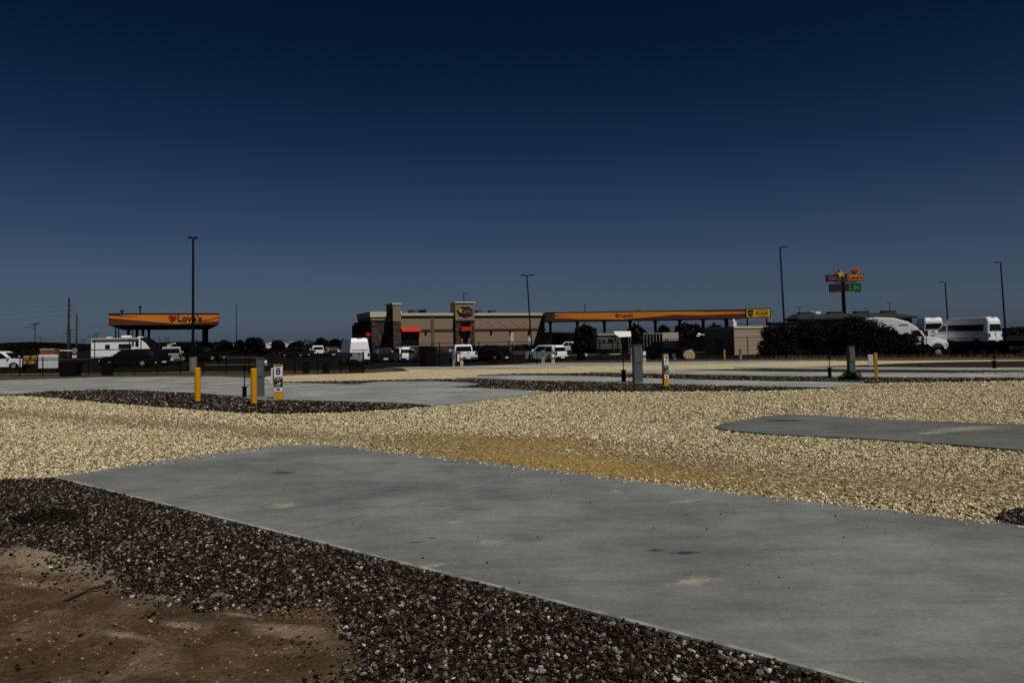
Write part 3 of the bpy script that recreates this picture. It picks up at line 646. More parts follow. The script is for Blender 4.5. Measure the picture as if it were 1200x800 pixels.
for i, (px, D, top, wpx, lab) in enumerate(((912, 60, 381, 27, 'dark shrub at the left end of the big hedge, by the block hut'), (950, 62, 374.5, 36, 'dark leafy shrub second from the left in the big hedge'),
        (992, 60, 371, 38, 'tallest dark shrub in the middle of the big hedge under the pylon sign'), (1024, 60, 374.5, 30, 'dark shrub covering the tail of the white semi truck'), (1054, 60, 391, 27, 'lower dark shrub at the right end of the big hedge by the semi truck nose'), (1080, 58, 403, 14, 'smallest dark shrub at the very right end of the big hedge, before the truck wheel'))):
    x = XH(px, D); z = zf(x, D); h = ZH(px, top, D)-z; rx = wpx/850*D
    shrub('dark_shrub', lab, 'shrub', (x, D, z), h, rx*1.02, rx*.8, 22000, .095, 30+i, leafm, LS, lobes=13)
g = G(996, 446); shrub('low_bush', 'low dark bush at the foot of the right hand pedestal', 'bush', (g.x, g.y+.0, 0), .34, .46, .3, 1500, .035, 50, leafm, lobes=7)
g = G(52, 612); shrub('weed_clump', 'low dark green weed clump on the near dark gravel at left', 'weed', (g.x, g.y, 0.01), .09, .5, .32, 1300, .018, 51, m_leaf('weed_leaf', (.006, .007, .003), (.02, .022, .009)), lobes=8)
TS = 'round dark trees behind the truck canopy'
for i, (px, D, top, wpx, lab) in enumerate(((686, 125, 381, 17, 'round dark tree left of the campers under the truck canopy'), (746, 128, 381, 16, 'round dark tree behind the white awning'), (778, 135, 381.5, 11, 'narrow dark tree between two canopy columns'),
        (806, 130, 379.5, 22, 'wide dark tree left of the block hut'), (838, 138, 380, 14, 'dark tree behind the block hut'), (660, 170, 394, 12, 'low dark tree right beside the tan building end'), (716, 150, 392, 14, 'low dark tree behind the grey camper'))):
    x = XH(px, D); z = zf(x, D); h = ZH(px, top, D)-z; rx = wpx/850*D*1.12
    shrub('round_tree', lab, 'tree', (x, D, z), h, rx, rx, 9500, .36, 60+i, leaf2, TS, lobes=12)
TS2 = 'dark trees along the left horizon'
k = 0
for (px, D, top, wpx) in ((262, 150, 399.5, 9), (281, 170, 399, 8), (300, 150, 396, 13), (326, 190, 399.5, 10), (348, 200, 400, 9), (376, 170, 396.5, 10), (392, 160, 398, 9), (405, 165, 397, 7), (210, 180, 402.5, 10), (236, 160, 401, 10)):
    x = XH(px, D); z = zf(x, D); h = ZH(px, top, D)-z; rx = wpx/850*D
    shrub('dark_tree', ['dark tree just right of the car canopy', 'small dark tree behind the far T shaped lamp', 'broad dark tree on the left horizon', 'dark tree on the horizon above the white trailers', 'low dark tree on the horizon', 'dark tree above the far white pickup', 'dark tree left of the white cargo van roof', 'dark tree touching the fast food building',
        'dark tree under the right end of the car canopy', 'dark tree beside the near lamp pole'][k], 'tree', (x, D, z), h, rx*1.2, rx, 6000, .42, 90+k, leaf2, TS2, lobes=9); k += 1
# a far wood reading as one mass
bl = []
for i in range(150):
    tt = -1.1+2.2*i/149+random.uniform(-.01, .01); D = random.uniform(430, 560); hh = random.uniform(2.2, 5.5); bl.append((tt*D, D, hh*.4, random.uniform(5, 12), 5, hh*.75))
me = leaves(bl, 26000, 1.0, 5); me.materials.append(leaf2); o = bpy.data.objects.new('far_treeline', me); COL.objects.link(o); o.location = (0, 0, -.4); o['kind'] = 'stuff'; tag(o, 'dark far line of scrub and trees along the horizon', 'treeline')
bl = []
for i in range(90):
    px = 180+i*2.8; D = random.uniform(182, 200); bl.append((XH(px, D), D, -.3, 1.4, 1.2, random.uniform(1.0, 1.9)))
me = leaves(bl, 16000, .3, 15); me.materials.append(leaf2); V_ = np.zeros(len(me.vertices)*3, np.float32); me.vertices.foreach_get('co', V_)
o = bpy.data.objects.new('scrub_hedge', me); COL.objects.link(o); o.location = (0, 0, -.3); o['kind'] = 'stuff'; tag(o, 'dark low scrub along the far side of the left lot', 'scrub')
# far dark rise
vs = []; n = 90
for i in range(n):
    tt = -1.4+2.8*i/(n-1); hh = 5+2.5*math.sin(i*.31)+1.8*math.sin(i*.83+1)
    vs += [(tt*620, 600, -2), (tt*700, 680, hh), (tt*1200, 1150, -2)]
MB().add(vs, [f for i in range(n-1) for f in ((3*i, 3*i+3, 3*i+4, 3*i+1), (3*i+1, 3*i+4, 3*i+5, 3*i+2))]).build('hills', mat('far_scrub', (.003, .0034, .003), .95, spec=0), kind='structure', smooth=True)
# grass verge tufts at the foot of the big hedge and under the trailers
X = np.concatenate([rng.uniform(XH(870, 50), XH(1240, 50), 2600)]); D_ = np.interp(X/50, BT, BD)+rng.uniform(.6, 3.5, len(X))
X = X/50*D_; Zs = np.array([zf(a, b)+.05 for a, b in zip(X, D_)]); n = len(X)
V = np.zeros((n, 3, 3)); hgt = rng.uniform(.08, .3, n); an = rng.uniform(0, 3.14, n)
V[:, 0] = np.stack([X-.03*np.cos(an), D_-.03*np.sin(an), Zs-.03], 1); V[:, 1] = np.stack([X+.03*np.cos(an), D_+.03*np.sin(an), Zs-.03], 1); V[:, 2] = np.stack([X+rng.normal(0, .06, n), D_, Zs+hgt], 1)
gmb = MB().add([tuple(v) for v in V.reshape(-1, 3)], [(3*i, 3*i+1, 3*i+2) for i in range(n)])
tag(gmb.build('dry_grass', grassm, kind='stuff'), 'dry grass tufts along the foot of the big hedge', 'grass')

# ---------------------------------------------------------------- light poles
def lamp(px, top, D, arm, label, base=None, rad=.09, headw=.6, lean=0, double=False, group='parking lot light poles'):
    x = XH(px, D); z0 = zf(x, D); zt = ZH(px, top, D); h = zt-z0
    xt = PT(px, top, D).x; x = xt+lean
    t_ = thing('light_pole', label, 'light pole', (x, D, z0), 0, group)
    dx = -lean
    MB().cyl((0, 0, 0), (dx, 0, h-.05), rad, rad*.62, 8).build('pole', bsteel, t_)
    if base: MB().cyl((0, 0, -.1), (0, 0, base[1]), base[0], base[0], 16).build('concrete_base', post_conc, t_)
    MB().box((0, 0, (base[1] if base else 0)+.02), (rad*3.2, rad*3.2, .04)).build('base_plate', bsteel, t_)
    for a in ((arm,) if not double else (1, -1)):
        s_ = abs(arm) if double else abs(a); sg = 1 if a > 0 else -1
        MB().cyl((dx, 0, h-.12), (dx+sg*s_*.45, 0, h-.05), .035, .035, 6).build('arm', bsteel, t_)
        MB().prism_y([(dx+sg*s_*.35, h-.10), (dx+sg*s_, h-.07), (dx+sg*s_, h+.0), (dx+sg*s_*.35, h+.03)], -headw/4, headw/4).build('lamp_head', bsteel, t_)
    return t_
lamp(226.3, 278, 50, .3, 'near tall light pole on a round concrete base in front of the car canopy', (.26, 1.0), .11, double=True)
lamp(617.5, 322, 80, .75, 'light pole with two heads in front of the tan building', None, .10, lean=.42, double=True)
lamp(914, 289, 85, .8, 'tall light pole with one head above the big hedge', None, .13, lean=.3)
lamp(1107.5, 330, 130, -1.0, 'light pole behind the two white vans', None, .15, lean=.3)
lamp(1172.5, 307, 100, -.95, 'tall light pole at far right over the passenger van', None, .13, lean=.3)
lamp(277, 357, 200, .6, 'thin T shaped light pole right of the car canopy', None, .14, double=True)
lamp(685, 356, 230, 1.0, 'far small light pole above the left part of the truck canopy', None, .16)
lamp(543.5, 343, 210, 1.2, 'far light pole rising behind the building sign tower', None, .17)
lamp(748, 362.5, 230, .8, 'far light pole standing behind the logo of the truck canopy', None, .16, double=True)
lamp(1042.5, 353, 180, -.8, 'small light pole behind the right end of the dark roof', None, .12)
lamp(1016, 361, 190, -.8, 'short light pole behind the middle of the dark roof', None, .10)
lamp(772, 367, 260, .8, 'far pole seen between canopy columns', None, .12)
def solar(px, top, D, side, label):
    x = XH(px, D); z0 = zf(x, D); h = ZH(px, top, D)-z0
    t_ = thing('solar_street_lamp', label, 'street lamp', (x, D, z0), 0, 'solar street lamps on the left horizon')
    MB().cyl((0, 0, 0), (0, 0, h), .12, .09, 8).build('pole', bsteel, t_)
    MB().cyl((0, 0, h-1.0), (side*3.0, 0, h-.4), .08, .06, 6).build('arm', bsteel, t_)
    MB().box((side*3.3, 0, h-.36), (1.0, .5, .16)).build('lamp_head', gsteel2, t_)
    MB().prism_y([(-1.0, h+.0), (1.0, h+.35), (1.0, h+.42), (-1.0, h+.07)], -.7, .7).build('solar_panel', bsteel, t_)
solar(41, 380.5, 190, -1, 'solar street lamp with a long arm, leftmost and nearest')
solar(47.5, 396, 300, 1, 'small solar street lamp just right of the leftmost one')
solar(82.5, 387.5, 240, -1, 'solar street lamp between the two wooden utility poles')
solar(113.5, 392, 260, -1, 'solar street lamp left of the camper trailer roof')
solar(98, 399, 330, -1, 'tiny far solar street lamp right of the utility poles')
solar(197, 396, 280, -1, 'far solar street lamp right of the camper trailer')
# wooden utility poles with wires
def upole(px, top, D, label, r_=.24):
    x = XH(px, D); z0 = zf(x, D); h = ZH(px, top, D)-z0
    t_ = thing('utility_pole', label, 'utility pole', (x, D, z0), 0, 'wooden utility poles')
    MB().cyl((0, 0, 0), (.1, 0, h), r_*1.4, r_*.8, 8).build('pole', wood, t_)
    mb = MB(); ins_ = []
    for k, zz in enumerate((h*.97, h*.86, h*.78, h*.70)):
        mb.box(((.5 if k else .1), 0, zz), (1.4 if k else .5, .12, .12))
    mb.build('crossarm', wood, t_)
    for k, zz in enumerate((.86, .78, .70)): MB().cyl((1.15, 0, h*zz), (1.15, 0, h*zz+.35), .09, .05, 6).build('insulator', gsteel2, t_)
    return Vector((x, D, z0)), h
pa, ha = upole(80, 349, 165, 'tall wooden utility pole left of the camper trailer')
pb, hb = upole(89.5, 367, 240, 'shorter farther wooden utility pole left of the camper trailer', .22)
wm = MB()
for k in (.86, .78, .70):
    a = pa+Vector((1.15, 0, ha*k+.3)); b = pb+Vector((1.15, 0, hb*k+.3)); c = Vector((pa.x-130, pa.y-10, a.z+1))
    c2 = Vector((pb.x+160, pb.y+160, b.z-3))
    for p, q in ((a, b), (c, a), (b, c2)):
        pts = [p.lerp(q, i/8)+Vector((0, 0, -((q-p).length*.02)*4*(i/8)*(1-i/8))) for i in range(9)]; wm.path(pts, .018, 3)
tag(wm.build('overhead_wire', bsteel), 'thin overhead wires strung over the wooden utility poles', 'wire')
a = PT(560, 392, 260); b = PT(900, 377.5, 260); pts = [a.lerp(b, i/10)+Vector((0, 0, -1.2*4*(i/10)*(1-i/10)*.3)) for i in range(11)]
tag(MB().path(pts, .10, 4).build('power_cable', bsteel), 'long sagging cable behind the truck canopy', 'wire')
for px, py, lab in ((560, 392, 'far cable pole hidden behind the tan building'), (900, 377.5, 'far cable pole behind the scales sign')):
    p = PT(px, py, 260); z0 = zf(p.x, 260); t_ = thing('cable_pole', lab, 'utility pole', (p.x, 260.3, z0), 0); MB().cyl((0, 0, 0), (0, 0, p.z-z0+.4), .18, .12, 6).build('pole', wood, t_); MB().box((0, 0, p.z-z0), (1.6, .1, .12)).build('crossarm', wood, t_)
for (px, top, lab) in ((187, 393, 'thin mast right of the camper under the car canopy'), (194, 396, 'shorter thin mast under the car canopy')):
    D = 210; x = XH(px, D); z0 = zf(x, D); tag(MB().cyl((0, 0, 0), (0, 0, ZH(px, top, D)-z0), .12, .07, 6).build('mast', wood, loc=(x, D, z0)), lab, 'mast', 'thin far masts')

# ---------------------------------------------------------------- fast food building
D1 = 150.0; zb = -.55
cx0 = XH(468, D1); BC = Vector((cx0, D1, 0))
def fs_(px, py=400, off=0.0):
    """where the sight line meets the front wall plane: distance along it and height"""
    d = ray(px, py); o_ = BC+GV*off; nrm = GV
    k = nrm.dot(Vector((o_.x, o_.y, H))-Vector((0, 0, H)))/nrm.dot(Vector((d.x, d.y, 0))); P = Vector((0, 0, H))+d*k
    return (P-o_).dot(GU), P.z-zb
bld = thing('fast_food_building', 'tan stucco fast food building with red awnings and sign tower', 'building', (BC.x, BC.y, zb), GA)
Ls, zp = fs_(638, 366.5); _, zp = fs_(520, 366.8)
s1 = lambda px: fs_(px)[0]
zc = lambda px, py: fs_(px, py)[1]
zcor = zc(520, 371.5)
zred = zc(600, 386)
MB().bx(0, Ls, 0, 16, 0, zcor).build('wall', stucco, bld)
MB().bx(-.25, Ls+.25, -.35, 16.2, zcor+.32, zp).build('cornice', cornice, bld)
MB().bx(-.15, Ls+.15, -.2, 16.1, zcor+.005, zcor+.315).build('cornice_painted_shade', darktrim, bld)  # dark strip standing in for the shade beneath the cornice
MB().bx(.02, Ls+.1, -.10, -.003, zred-.28, zred+.22).build('maroon_band', redtrim, bld)
MB().bx(.05, Ls+.15, -.14, -.004, 0, zc(600, 404)).build('base_course', M_stone, bld)
# left corner tower
a, b = s1(459.5), s1(469); zt = zc(464, 355.3); zs = zc(464, 376.5)
MB().bx(a, b, -.9, 4.6, zs, zt-.35).build('corner_tower', stucco, bld)
MB().bx(a-.15, b+.15, -1.05, 4.8, zt-.35, zt).build('tower_coping', cornice, bld)
MB().bx(a+.05, b-.05, -.85, 4.5, 0, zs).build('tower_stone_base', M_stone, bld)
MB().bx(a-.2, a-.06, .4, 3.8, zs+.6, zt-1.2).build('tower_wall_sign', bsign, bld)
# sign tower
a, b = s1(532), s1(554.3); zt = zc(543, 353.8); zs = zc(543, 375.2)
MB().bx(a, b, -1.1, 2.2, zs, zt-.3).build('sign_tower', stucco, bld)
MB().bx(a-.15, b+.15, -1.3, 2.4, zt-.3, zt).build('tower_coping', cornice, bld)
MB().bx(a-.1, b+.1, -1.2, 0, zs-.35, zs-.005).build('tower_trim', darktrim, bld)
MB().bx(a, a+1.15, -1.1, -.01, 0, zs-.36).build('stone_pier', M_stone, bld); MB().bx(b-1.15, b, -1.1, -.01, 0, zs-.36).build('stone_pier', M_stone, bld)
MB().bx(a+1.2, b-1.2, -.3, -.16, 0, zc(543, 388)).build('entrance_glass', glass, bld)
aw = MB().prism_y([(0, 0)]*0 or [(a+1.0, zc(543, 387.4)), (b-1.0, zc(543, 387.4)), (b-1.0, zc(543, 383)), (a+1.0, zc(543, 383))], -1.9, -1.12); aw.build('awning', awning, bld)
for q in (a+1.0, b-1.7): MB().bx(q, q+.45, -1.6, -1.2, 0, zc(543, 396.5)).build('timber_column', timber, bld)
# building sign: script lettering on a dark backing with a star
y0 = -1.1; sc_ = zc(543, 365)
bk = [( (b-a)*.45*math.cos(q)*(.9+.08*math.sin(5*q))+ (a+b)/2+.1, sc_+1.05*math.sin(q)*(1+.12*math.sin(7*q))) for q in [2*math.pi*i/36 for i in range(36)]]
MB().prism_y(bk, y0-.22, y0-.01).build('sign_backing', bsign, bld)
flat_shape('sign_star', STAR, 1.15, 1.15, a+1.05, sc_+.15, y0-.34, y0-.23, syel, bld, .25)
text_mesh('sign_lettering', "Carl's Jr.", 1.25, sred, bld, ((a+b)/2+.62, y0-.26, sc_-.05), (R(90), 0, 0), .04, .022, .78, shear=.2)
text_mesh('sign_lettering_highlight', "Carl's Jr.", 1.25, mat("dull_letter", (.25, .17, .15), .6), bld, ((a+b)/2+.60, y0-.31, sc_-.02), (R(90), 0, 0), .005, -.012, .78, shear=.2)
# front window bay with awning
a, b = s1(470), s1(492)
MB().bx(a+.1, b-.2, -.08, -.005, zc(480, 404.5), zc(480, 388.5)).build('window', glass, bld)
for k in (.33, .66): MB().bx(a+(b-a)*k-.06, a+(b-a)*k+.06, -.13, -.085, zc(480, 404.4), zc(480, 388.6)).build('window_mullion', darktrim, bld)
MB().add([(a, -.12, zc(480, 384)), (b, -.12, zc(480, 384)), (b, -1.2, zc(480, 388.6)), (a, -1.2, zc(480, 388.6)), (a, -.12, zc(480, 388.8)), (b, -.12, zc(480, 388.8))], [(0, 1, 2, 3), (3, 2, 5, 4), (0, 3, 4), (1, 5, 2)]).build('awning', awning, bld)
# X shaped trellis ornaments and sconces
for k, px in enumerate((575.5, 590.3, 604.8, 619)):
    c_ = s1(px); zz = zc(px, 379.6); mb = MB()
    for sg in (1, -1):
        d_ = Vector((.95, 0, .62*sg)); p0, p1 = Vector((c_, -.06, zz))-d_, Vector((c_, -.06, zz))+d_; nn = Vector((-d_.z, 0, d_.x)).normalized()*.07
        off = -.02 if sg < 0 else 0
        mb.add([p0+nn+Vector((0, off, 0)), p1+nn+Vector((0, off, 0)), p1-nn+Vector((0, off, 0)), p0-nn+Vector((0, off, 0)), p0+nn+Vector((0, .052, 0)), p1+nn+Vector((0, .052, 0)), p1-nn+Vector((0, .052, 0)), p0-nn+Vector((0, .052, 0))], [(0, 1, 2, 3), (4, 5, 6, 7), (0, 1, 5, 4), (1, 2, 6, 5), (2, 3, 7, 6), (3, 0, 4, 7)])
    mb.build('cross_ornament', mat('faint_ornament', (.27, .215, .155), .8), bld)
for px in (575.5, 598, 619.5, 499):
    c_ = s1(px); MB().box((c_, -.2, zc(px, 388.5)), (.5, .35, .75), taper=.6).build('wall_sconce', bsteel, bld, bevel=.03)
for px in (507,): MB().bx(s1(px)-.35, s1(px)+.35, -.16, -.004, zc(px, 404), zcor-.05).build('downspout', mat('drab_trim', (.10, .08, .06), .9), bld)
# roof units
MB().bx(s1(492), s1(508), 5, 9, zcor+.2, zc(500, 361)-.1).build('roof_unit', gwall, bld); MB().bx(s1(499), s1(508)+.02, 4.97, 4.995, zp+.1, zc(500, 361.5)).build('roof_unit_grille', bsteel, bld)
MB().dome((s1(475), 4, zp-.4), .5, .5, 1.3, 10, 4).build('roof_dish', wsign, bld)
for px in (562, 572, 588): MB().bx(s1(px), s1(px)+1.3, 6, 8, zp-.2, zc(px, 364.5)+.5).build('roof_vent', gwall, bld)
# left side: recessed wall, then a projecting wing
MB().bx(-.12, -.005, 5, 15, zred-.3, zred+.2).build('maroon_band', redtrim, bld)
MB().bx(-.09, -.004, 5.4, 10.5, .9, zred-.9).build('side_window', glass, bld)
MB().bx(-1.0, -.13, 4.9, 10.2, zred-.7, zred-.12).build('side_awning', awning, bld)
wx = -3.3; wy0 = 10.6
zw = zc(443, 366)+.6
MB().bx(wx, -.3, wy0, wy0+13, 0, zw-1.9).build('wing_wall', M_stone, bld)
MB().bx(wx-.4, .1, wy0-.4, wy0+13.4, zw-1.2, zw).build('wing_cornice', cornice, bld)
MB().bx(wx-.2, -.1, wy0-.2, wy0+13.2, zw-1.9, zw-1.2).build('wing_frieze', stucco, bld)
MB().bx(wx-.6, wx+2.5, wy0+13.01, wy0+18, 0, zw-2.5).build('rear_wing', M_stone, bld); MB().bx(wx-.1, wx+2.7, wy0+13.42, wy0+18.2, zw-2.5, zw-1.9).build('rear_cornice', darktrim, bld)
MB().bx(wx-.12, wx-.004, wy0+1, wy0+12, .8, zred-1.2).build('wing_window', glass, bld)
MB().bx(wx-1.1, wx-.13, wy0+.6, wy0+12, zred-.9, zred-.2).build('wing_awning', awning, bld)
MB().bx(wx-1.0, wx-.1, wy0+2.0, wy0+5.6, zred-2.2, zred-1.7).build('wing_downlight_shelf', gwall, bld)
# low dark hedges against the front wall
for px, w_, lab in ((497, 3.2, 'low dark hedge against the tan wall, left of the entrance'), (572, 5.5, 'low dark hedge right of the entrance'), (612, 6.0, 'low dark hedge at the right end of the tan wall')):
    p = BC+GU*s1(px)-GV*1.6; shrub('low_hedge', lab, 'hedge', (p.x, p.y, zb), 1.5, w_*.7, 1.0, 1600, .16, int(px), leaf2, 'low hedges at the tan building', lobes=8)

# ---------------------------------------------------------------- canopies
def fascia_strip(t_, L_, z0, z1, swoosh, y, nm='fascia', flip=1):
    """orange fascia with a dark red flame shape running along it, each laid proud of the last"""
    MB().bx(0, L_, y*flip-.06, y*flip, z0, z1).build(nm, orange, t_)
    for poly in swoosh:
        MB().prism_y([(u*L_, z0+v*(z1-z0)) for u, v in poly], y-.085, y-.063).build('fascia_swoosh', maroon, t_)
c1 = thing('fuel_canopy', 'orange and dark red fuel canopy for cars at left behind the near lamp pole', 'canopy', (0, 0, 0))
A1 = R(25); Dl = 86.5
pl = PT(128, 380, Dl); W1 = 14.2; L1 = 27.0
c1.location = (pl.x, pl.y, 0); c1.rotation_euler = (0, 0, A1)
for _ in range(30):
    # width so the right end falls where it stands
    q = Vector((pl.x+W1*math.cos(A1), pl.y+W1*math.sin(A1), 0)); W1 *= (XH(256, q.y)-pl.x)/(q.x-pl.x)
zb1 = pl.z; zt1 = ZH(128, 368, Dl)
sw1 = [[(0, .1), (0, .62), (.12, .5), (.3, .32), (.5, .12), (.62, .0), (.0, .0)], [(0, .97), (0, .86), (.14, .74), (.26, .72), (.14, .82), (.06, .97)], [(.74, .2), (.88, .28), (1, .6), (1, .68), (.9, .42), (.8, .3)], [(.6, .01), (.8, .14), (1, .28), (1, .01)]]
fascia_strip(c1, W1, zb1, zt1, sw1, 0)
MB().bx(0.02, W1-.02, .01, L1, zb1+.15, zt1-.06).build('deck', maroon, c1)
MB().bx(.25, W1-.25, .3, L1-.3, zb1+.02, zb1+.14).build('soffit', darktrim, c1)
MB().bx(-.08, W1+.08, -.08, L1+.05, zt1-.055, zt1+.1).build('top_trim', bsteel, c1)
MB().bx(-.05, -.002, .0, L1, zb1, zt1-.07).build('side_fascia', maroon, c1)
MB().bx(W1+.002, W1+.05, .0, L1, zb1, zt1-.07).build('side_fascia', maroon, c1)
MB().bx(-.03, W1+.03, -.09, L1, zb1-.12, zb1-.004).build('bottom_trim', darktrim, c1)
zm = (zb1+zt1)/2
flat_shape('heart_logo', HEART, .95, 1.05, W1*.565, zm+.15, -.17, -.09, sred, c1, -.3)
flat_shape('heart_logo_core', HEART, .5, .52, W1*.565, zm+.15, -.19, -.172, maroon, c1, -.3)
text_mesh('logo_lettering', "Love's", 1.1, bsign, c1, (W1*.725, -.11, zm+.06), (R(90), 0, 0), .03, .02, 1.02)
for i, (px, D, w_) in enumerate(((240.5, 95, .72), (150.5, 92, .34), (160.5, 98, .36), (167.5, 104, .34), (174.5, 110, .34), (135.5, 89, .14), (139, 104, .14), (155, 101, .14))):
    P = Vector((XH(px, D), D, 0)); z0 = zf(P.x, D); lx = (P-c1.location).dot(Vector((math.cos(A1), math.sin(A1), 0))); ly = (P-c1.location).dot(Vector((-math.sin(A1), math.cos(A1), 0)))
    MB().box((lx, ly, (z0+zb1)/2), (w_, w_, zb1-z0)).build('column', bsteel, c1)
for (px, D) in ((172, 93), (205, 95), (246, 97)):
    x = XH(px, D); t_ = thing('fuel_pump', ['dark fuel pump behind the camper trailer', 'dark fuel pump behind the silver pickup', 'dark fuel pump at the thick canopy column'][(172, 205, 246).index(px)], 'fuel pump', (x, D, zf(x, D)), A1, 'fuel pumps under the car canopy')
    MB().bx(-.45, .45, -.3, .3, .15, 2.1).build('cabinet', greyp, t_, bevel=.04); MB().bx(-.35, .35, -.33, -.305, 1.1, 1.9).build('display', glass, t_); MB().bx(-.7, .7, -.6, .6, 0, .15).build('island', conc2, t_)
    MB().path([(.47, 0, 1.6), (.62, 0, 1.0), (.52, 0, .7), (.5, 0, 1.2)], .03, 6).build('hose', rubber, t_)
for px, hgt_ in ((134, .5), (155, 1.0)):
    P = Vector((XH(px, 90), 92, 0)); lx = (P-c1.location).dot(Vector((math.cos(A1), math.sin(A1), 0)));
    MB().cyl((max(.5, lx), 3, zt1), (max(.5, lx), 3, zt1+hgt_), .08, .08, 6).box((max(.5, lx), 3, zt1+hgt_), (.4, .3, .2)).build('roof_vent', bsteel, c1)

c2 = thing('truck_canopy', 'long low orange truck fueling canopy on dark columns', 'canopy', (0, 0, 0))
Da = 158.0; pl = PT(650, 375.3, Da); pr = PT(874, 372.2, 161.0); A2 = math.atan2(pr.y-pl.y, pr.x-pl.x); W2 = (Vector((pr.x, pr.y))-Vector((pl.x, pl.y))).length
c2.location = (pl.x, pl.y, 0); c2.rotation_euler = (0, 0, A2); zb2 = pl.z; zt2 = ZH(650, 366.5, Da)
sw2 = [[(0, .03), (0, .30), (.05, .26), (.12, .12), (.3, .03)], [(.36, .03), (.5, .25), (.62, .5), (.75, .38), (1, .55), (1, .03)], [(.66, .97), (.8, .86), (1, .80), (1, .97)], [(0, .72), (.02, .62), (.1, .5), (.02, .52), (0, .55)]]
fascia_strip(c2, W2, zb2, zt2, sw2, 0)
MB().bx(-1.9, -.004, -.02, 9, zb2, zt2-.05).build('end_fascia', mat('dark_brown_fascia', (.035, .012, .006), .6), c2)
MB().bx(.02, W2-.02, .01, 9, zb2+.1, zt2-.06).build('deck', maroon, c2)
MB().bx(-1.9, W2+.1, -.1, 9, zb2-.22, zb2-.004).build('soffit', darktrim, c2)
MB().bx(-1.95, W2+.1, -.1, 9.05, zt2-.05, zt2+.12).build('top_trim', bsteel, c2)
zm = (zb2+zt2)/2; lp = (723-650)/(874-650)*W2
flat_shape('heart_logo', HEART, 1.05, 1.05, lp+.0, zm+.1, -.17, -.09, sred, c2, -.3)
text_mesh('logo_lettering', "Love's", 1.0, bsign, c2, (lp+2.1, -.11, zm-.0), (R(90), 0, 0), .03, .012, 1.0)
for i, px in enumerate((646, 677.3, 709, 739.3, 769, 798, 826, 853.5)):
    x = (px-650)/(874-650)*W2; P = c2.location+Vector((math.cos(A2)*x, math.sin(A2)*x, 0)); z0 = zf(P.x, P.y)
    MB().box((x, 1.6, (z0+zb2)/2-.1), (.5, .55, zb2-z0-.24)).build('column', bsteel, c2)
    MB().prism_y([(x-.45, zb2-.23), (x-.26, zb2-.8), (x+.26, zb2-.8), (x+.45, zb2-.23)], 1.2, 2.0).build('column_bracket', bsteel, c2)

# ---------------------------------------------------------------- scales sign, block hut, pylon sign, shop
D = 122; p0 = PT(874.5, 371.8, D); p1 = PT(902.3, 371.3, D); w_ = p1.x-p0.x; zt = ZH(888, 362, D); z0 = zf(p0.x, D)
t_ = thing('scales_sign', 'bright yellow truck scales sign on two posts above the block hut', 'sign', (p0.x, D, z0))
zb_ = p0.z-z0; zt -= z0
MB().bx(0, w_, -.15, .15, zb_, zt).build('sign_cabinet', syel, t_, bevel=.03)
fr = MB().bx(-.05, w_+.05, -.17, .17, zt+.002, zt+.1).bx(-.05, w_+.05, -.17, .17, zb_-.1, zb_-.002).bx(-.1, -.002, -.17, .17, zb_-.1, zt+.1).bx(w_+.002, w_+.1, -.17, .17, zb_-.1, zt+.1); fr.build('sign_frame', bsteel, t_)
MB().prism_y([(.22, zt-.18), (.5, zt-.10), (.72, zt-.16), (.94, zt-.10), (1.18, zt-.18), (1.12, zb_+.45), (.9, zb_+.22), (.72, zb_+.16), (.5, zb_+.22), (.28, zb_+.45)], -.2, -.152).build('emblem', bsign, t_)
text_mesh('emblem_lettering', 'CAT', .3, syel, t_, (.71, -.21, (zt+zb_)/2+.02), (R(90), 0, 0), .005, .005, 1.1)
text_mesh('lettering', 'SCALES', .78, bsign, t_, (w_*.655, -.165, (zt+zb_)/2-.05), (R(90), 0, 0), .012, .012, .80)
MB().bx(w_*.42, w_*.88, -.168, -.152, zt-.24, zt-.12).build('top_line', sred, t_); MB().bx(w_*.52, w_*.8, -.168, -.152, zb_+.1, zb_+.18).build('bottom_line', sred, t_)
for px in (876.5, 899.2): x = XH(px, D)-p0.x; MB().cyl((x, 0, 0), (x, 0, zb_-.1), .12, .12, 10).build('post', bsteel, t_)

D = 92; p0 = Vector((XH(860.5, D), D, 0)); z0 = zf(p0.x, D); ht = ZH(860, 383, D)-z0
t_ = thing('block_hut', 'small beige block hut with one sunny face, left of the big hedge', 'hut', (p0.x, D, z0), GA)
def along(p0, d, px):
    lo, hi = 0, 60
    for _ in range(40):
        m_ = (lo+hi)/2; q = p0+d*m_; 
        if (q.x/q.y-XH(px, 1.0))*(1 if d.x > 0 else -1) > 0: hi = m_
        else: lo = m_
    return lo
wr = along(p0, GU, 901); wl_ = along(p0, GV, 826)
MB().bx(0, wr, 0, wl_, 0, ht).build('wall', stucco2, t_)
MB().bx(-.1, wr+.1, -.1, wl_+.1, ht-.18, ht+.08).build('parapet_cap', cornice, t_)
mb = MB()
for k in range(1, 6): mb.bx(-.012, wr+.012, -.012, -.002, ht*k/6-.012, ht*k/6+.012)
mb.build('mortar_course', mat('mortar', (.2, .155, .11), .9), t_)
MB().bx(-.03, -.002, wl_*.4, wl_*.4+1.2, 0, 2.1).build('door', greyp, t_)
MB().box((.6, .7, ht+.4), (.5, .5, .6)).dome((.6, .7, ht+.7), .2, .2, .35).build('roof_vent', wsign, t_)
MB().box((.2, 1.4, ht+.45), (.2, .2, .8)).build('flue', bsteel, t_)

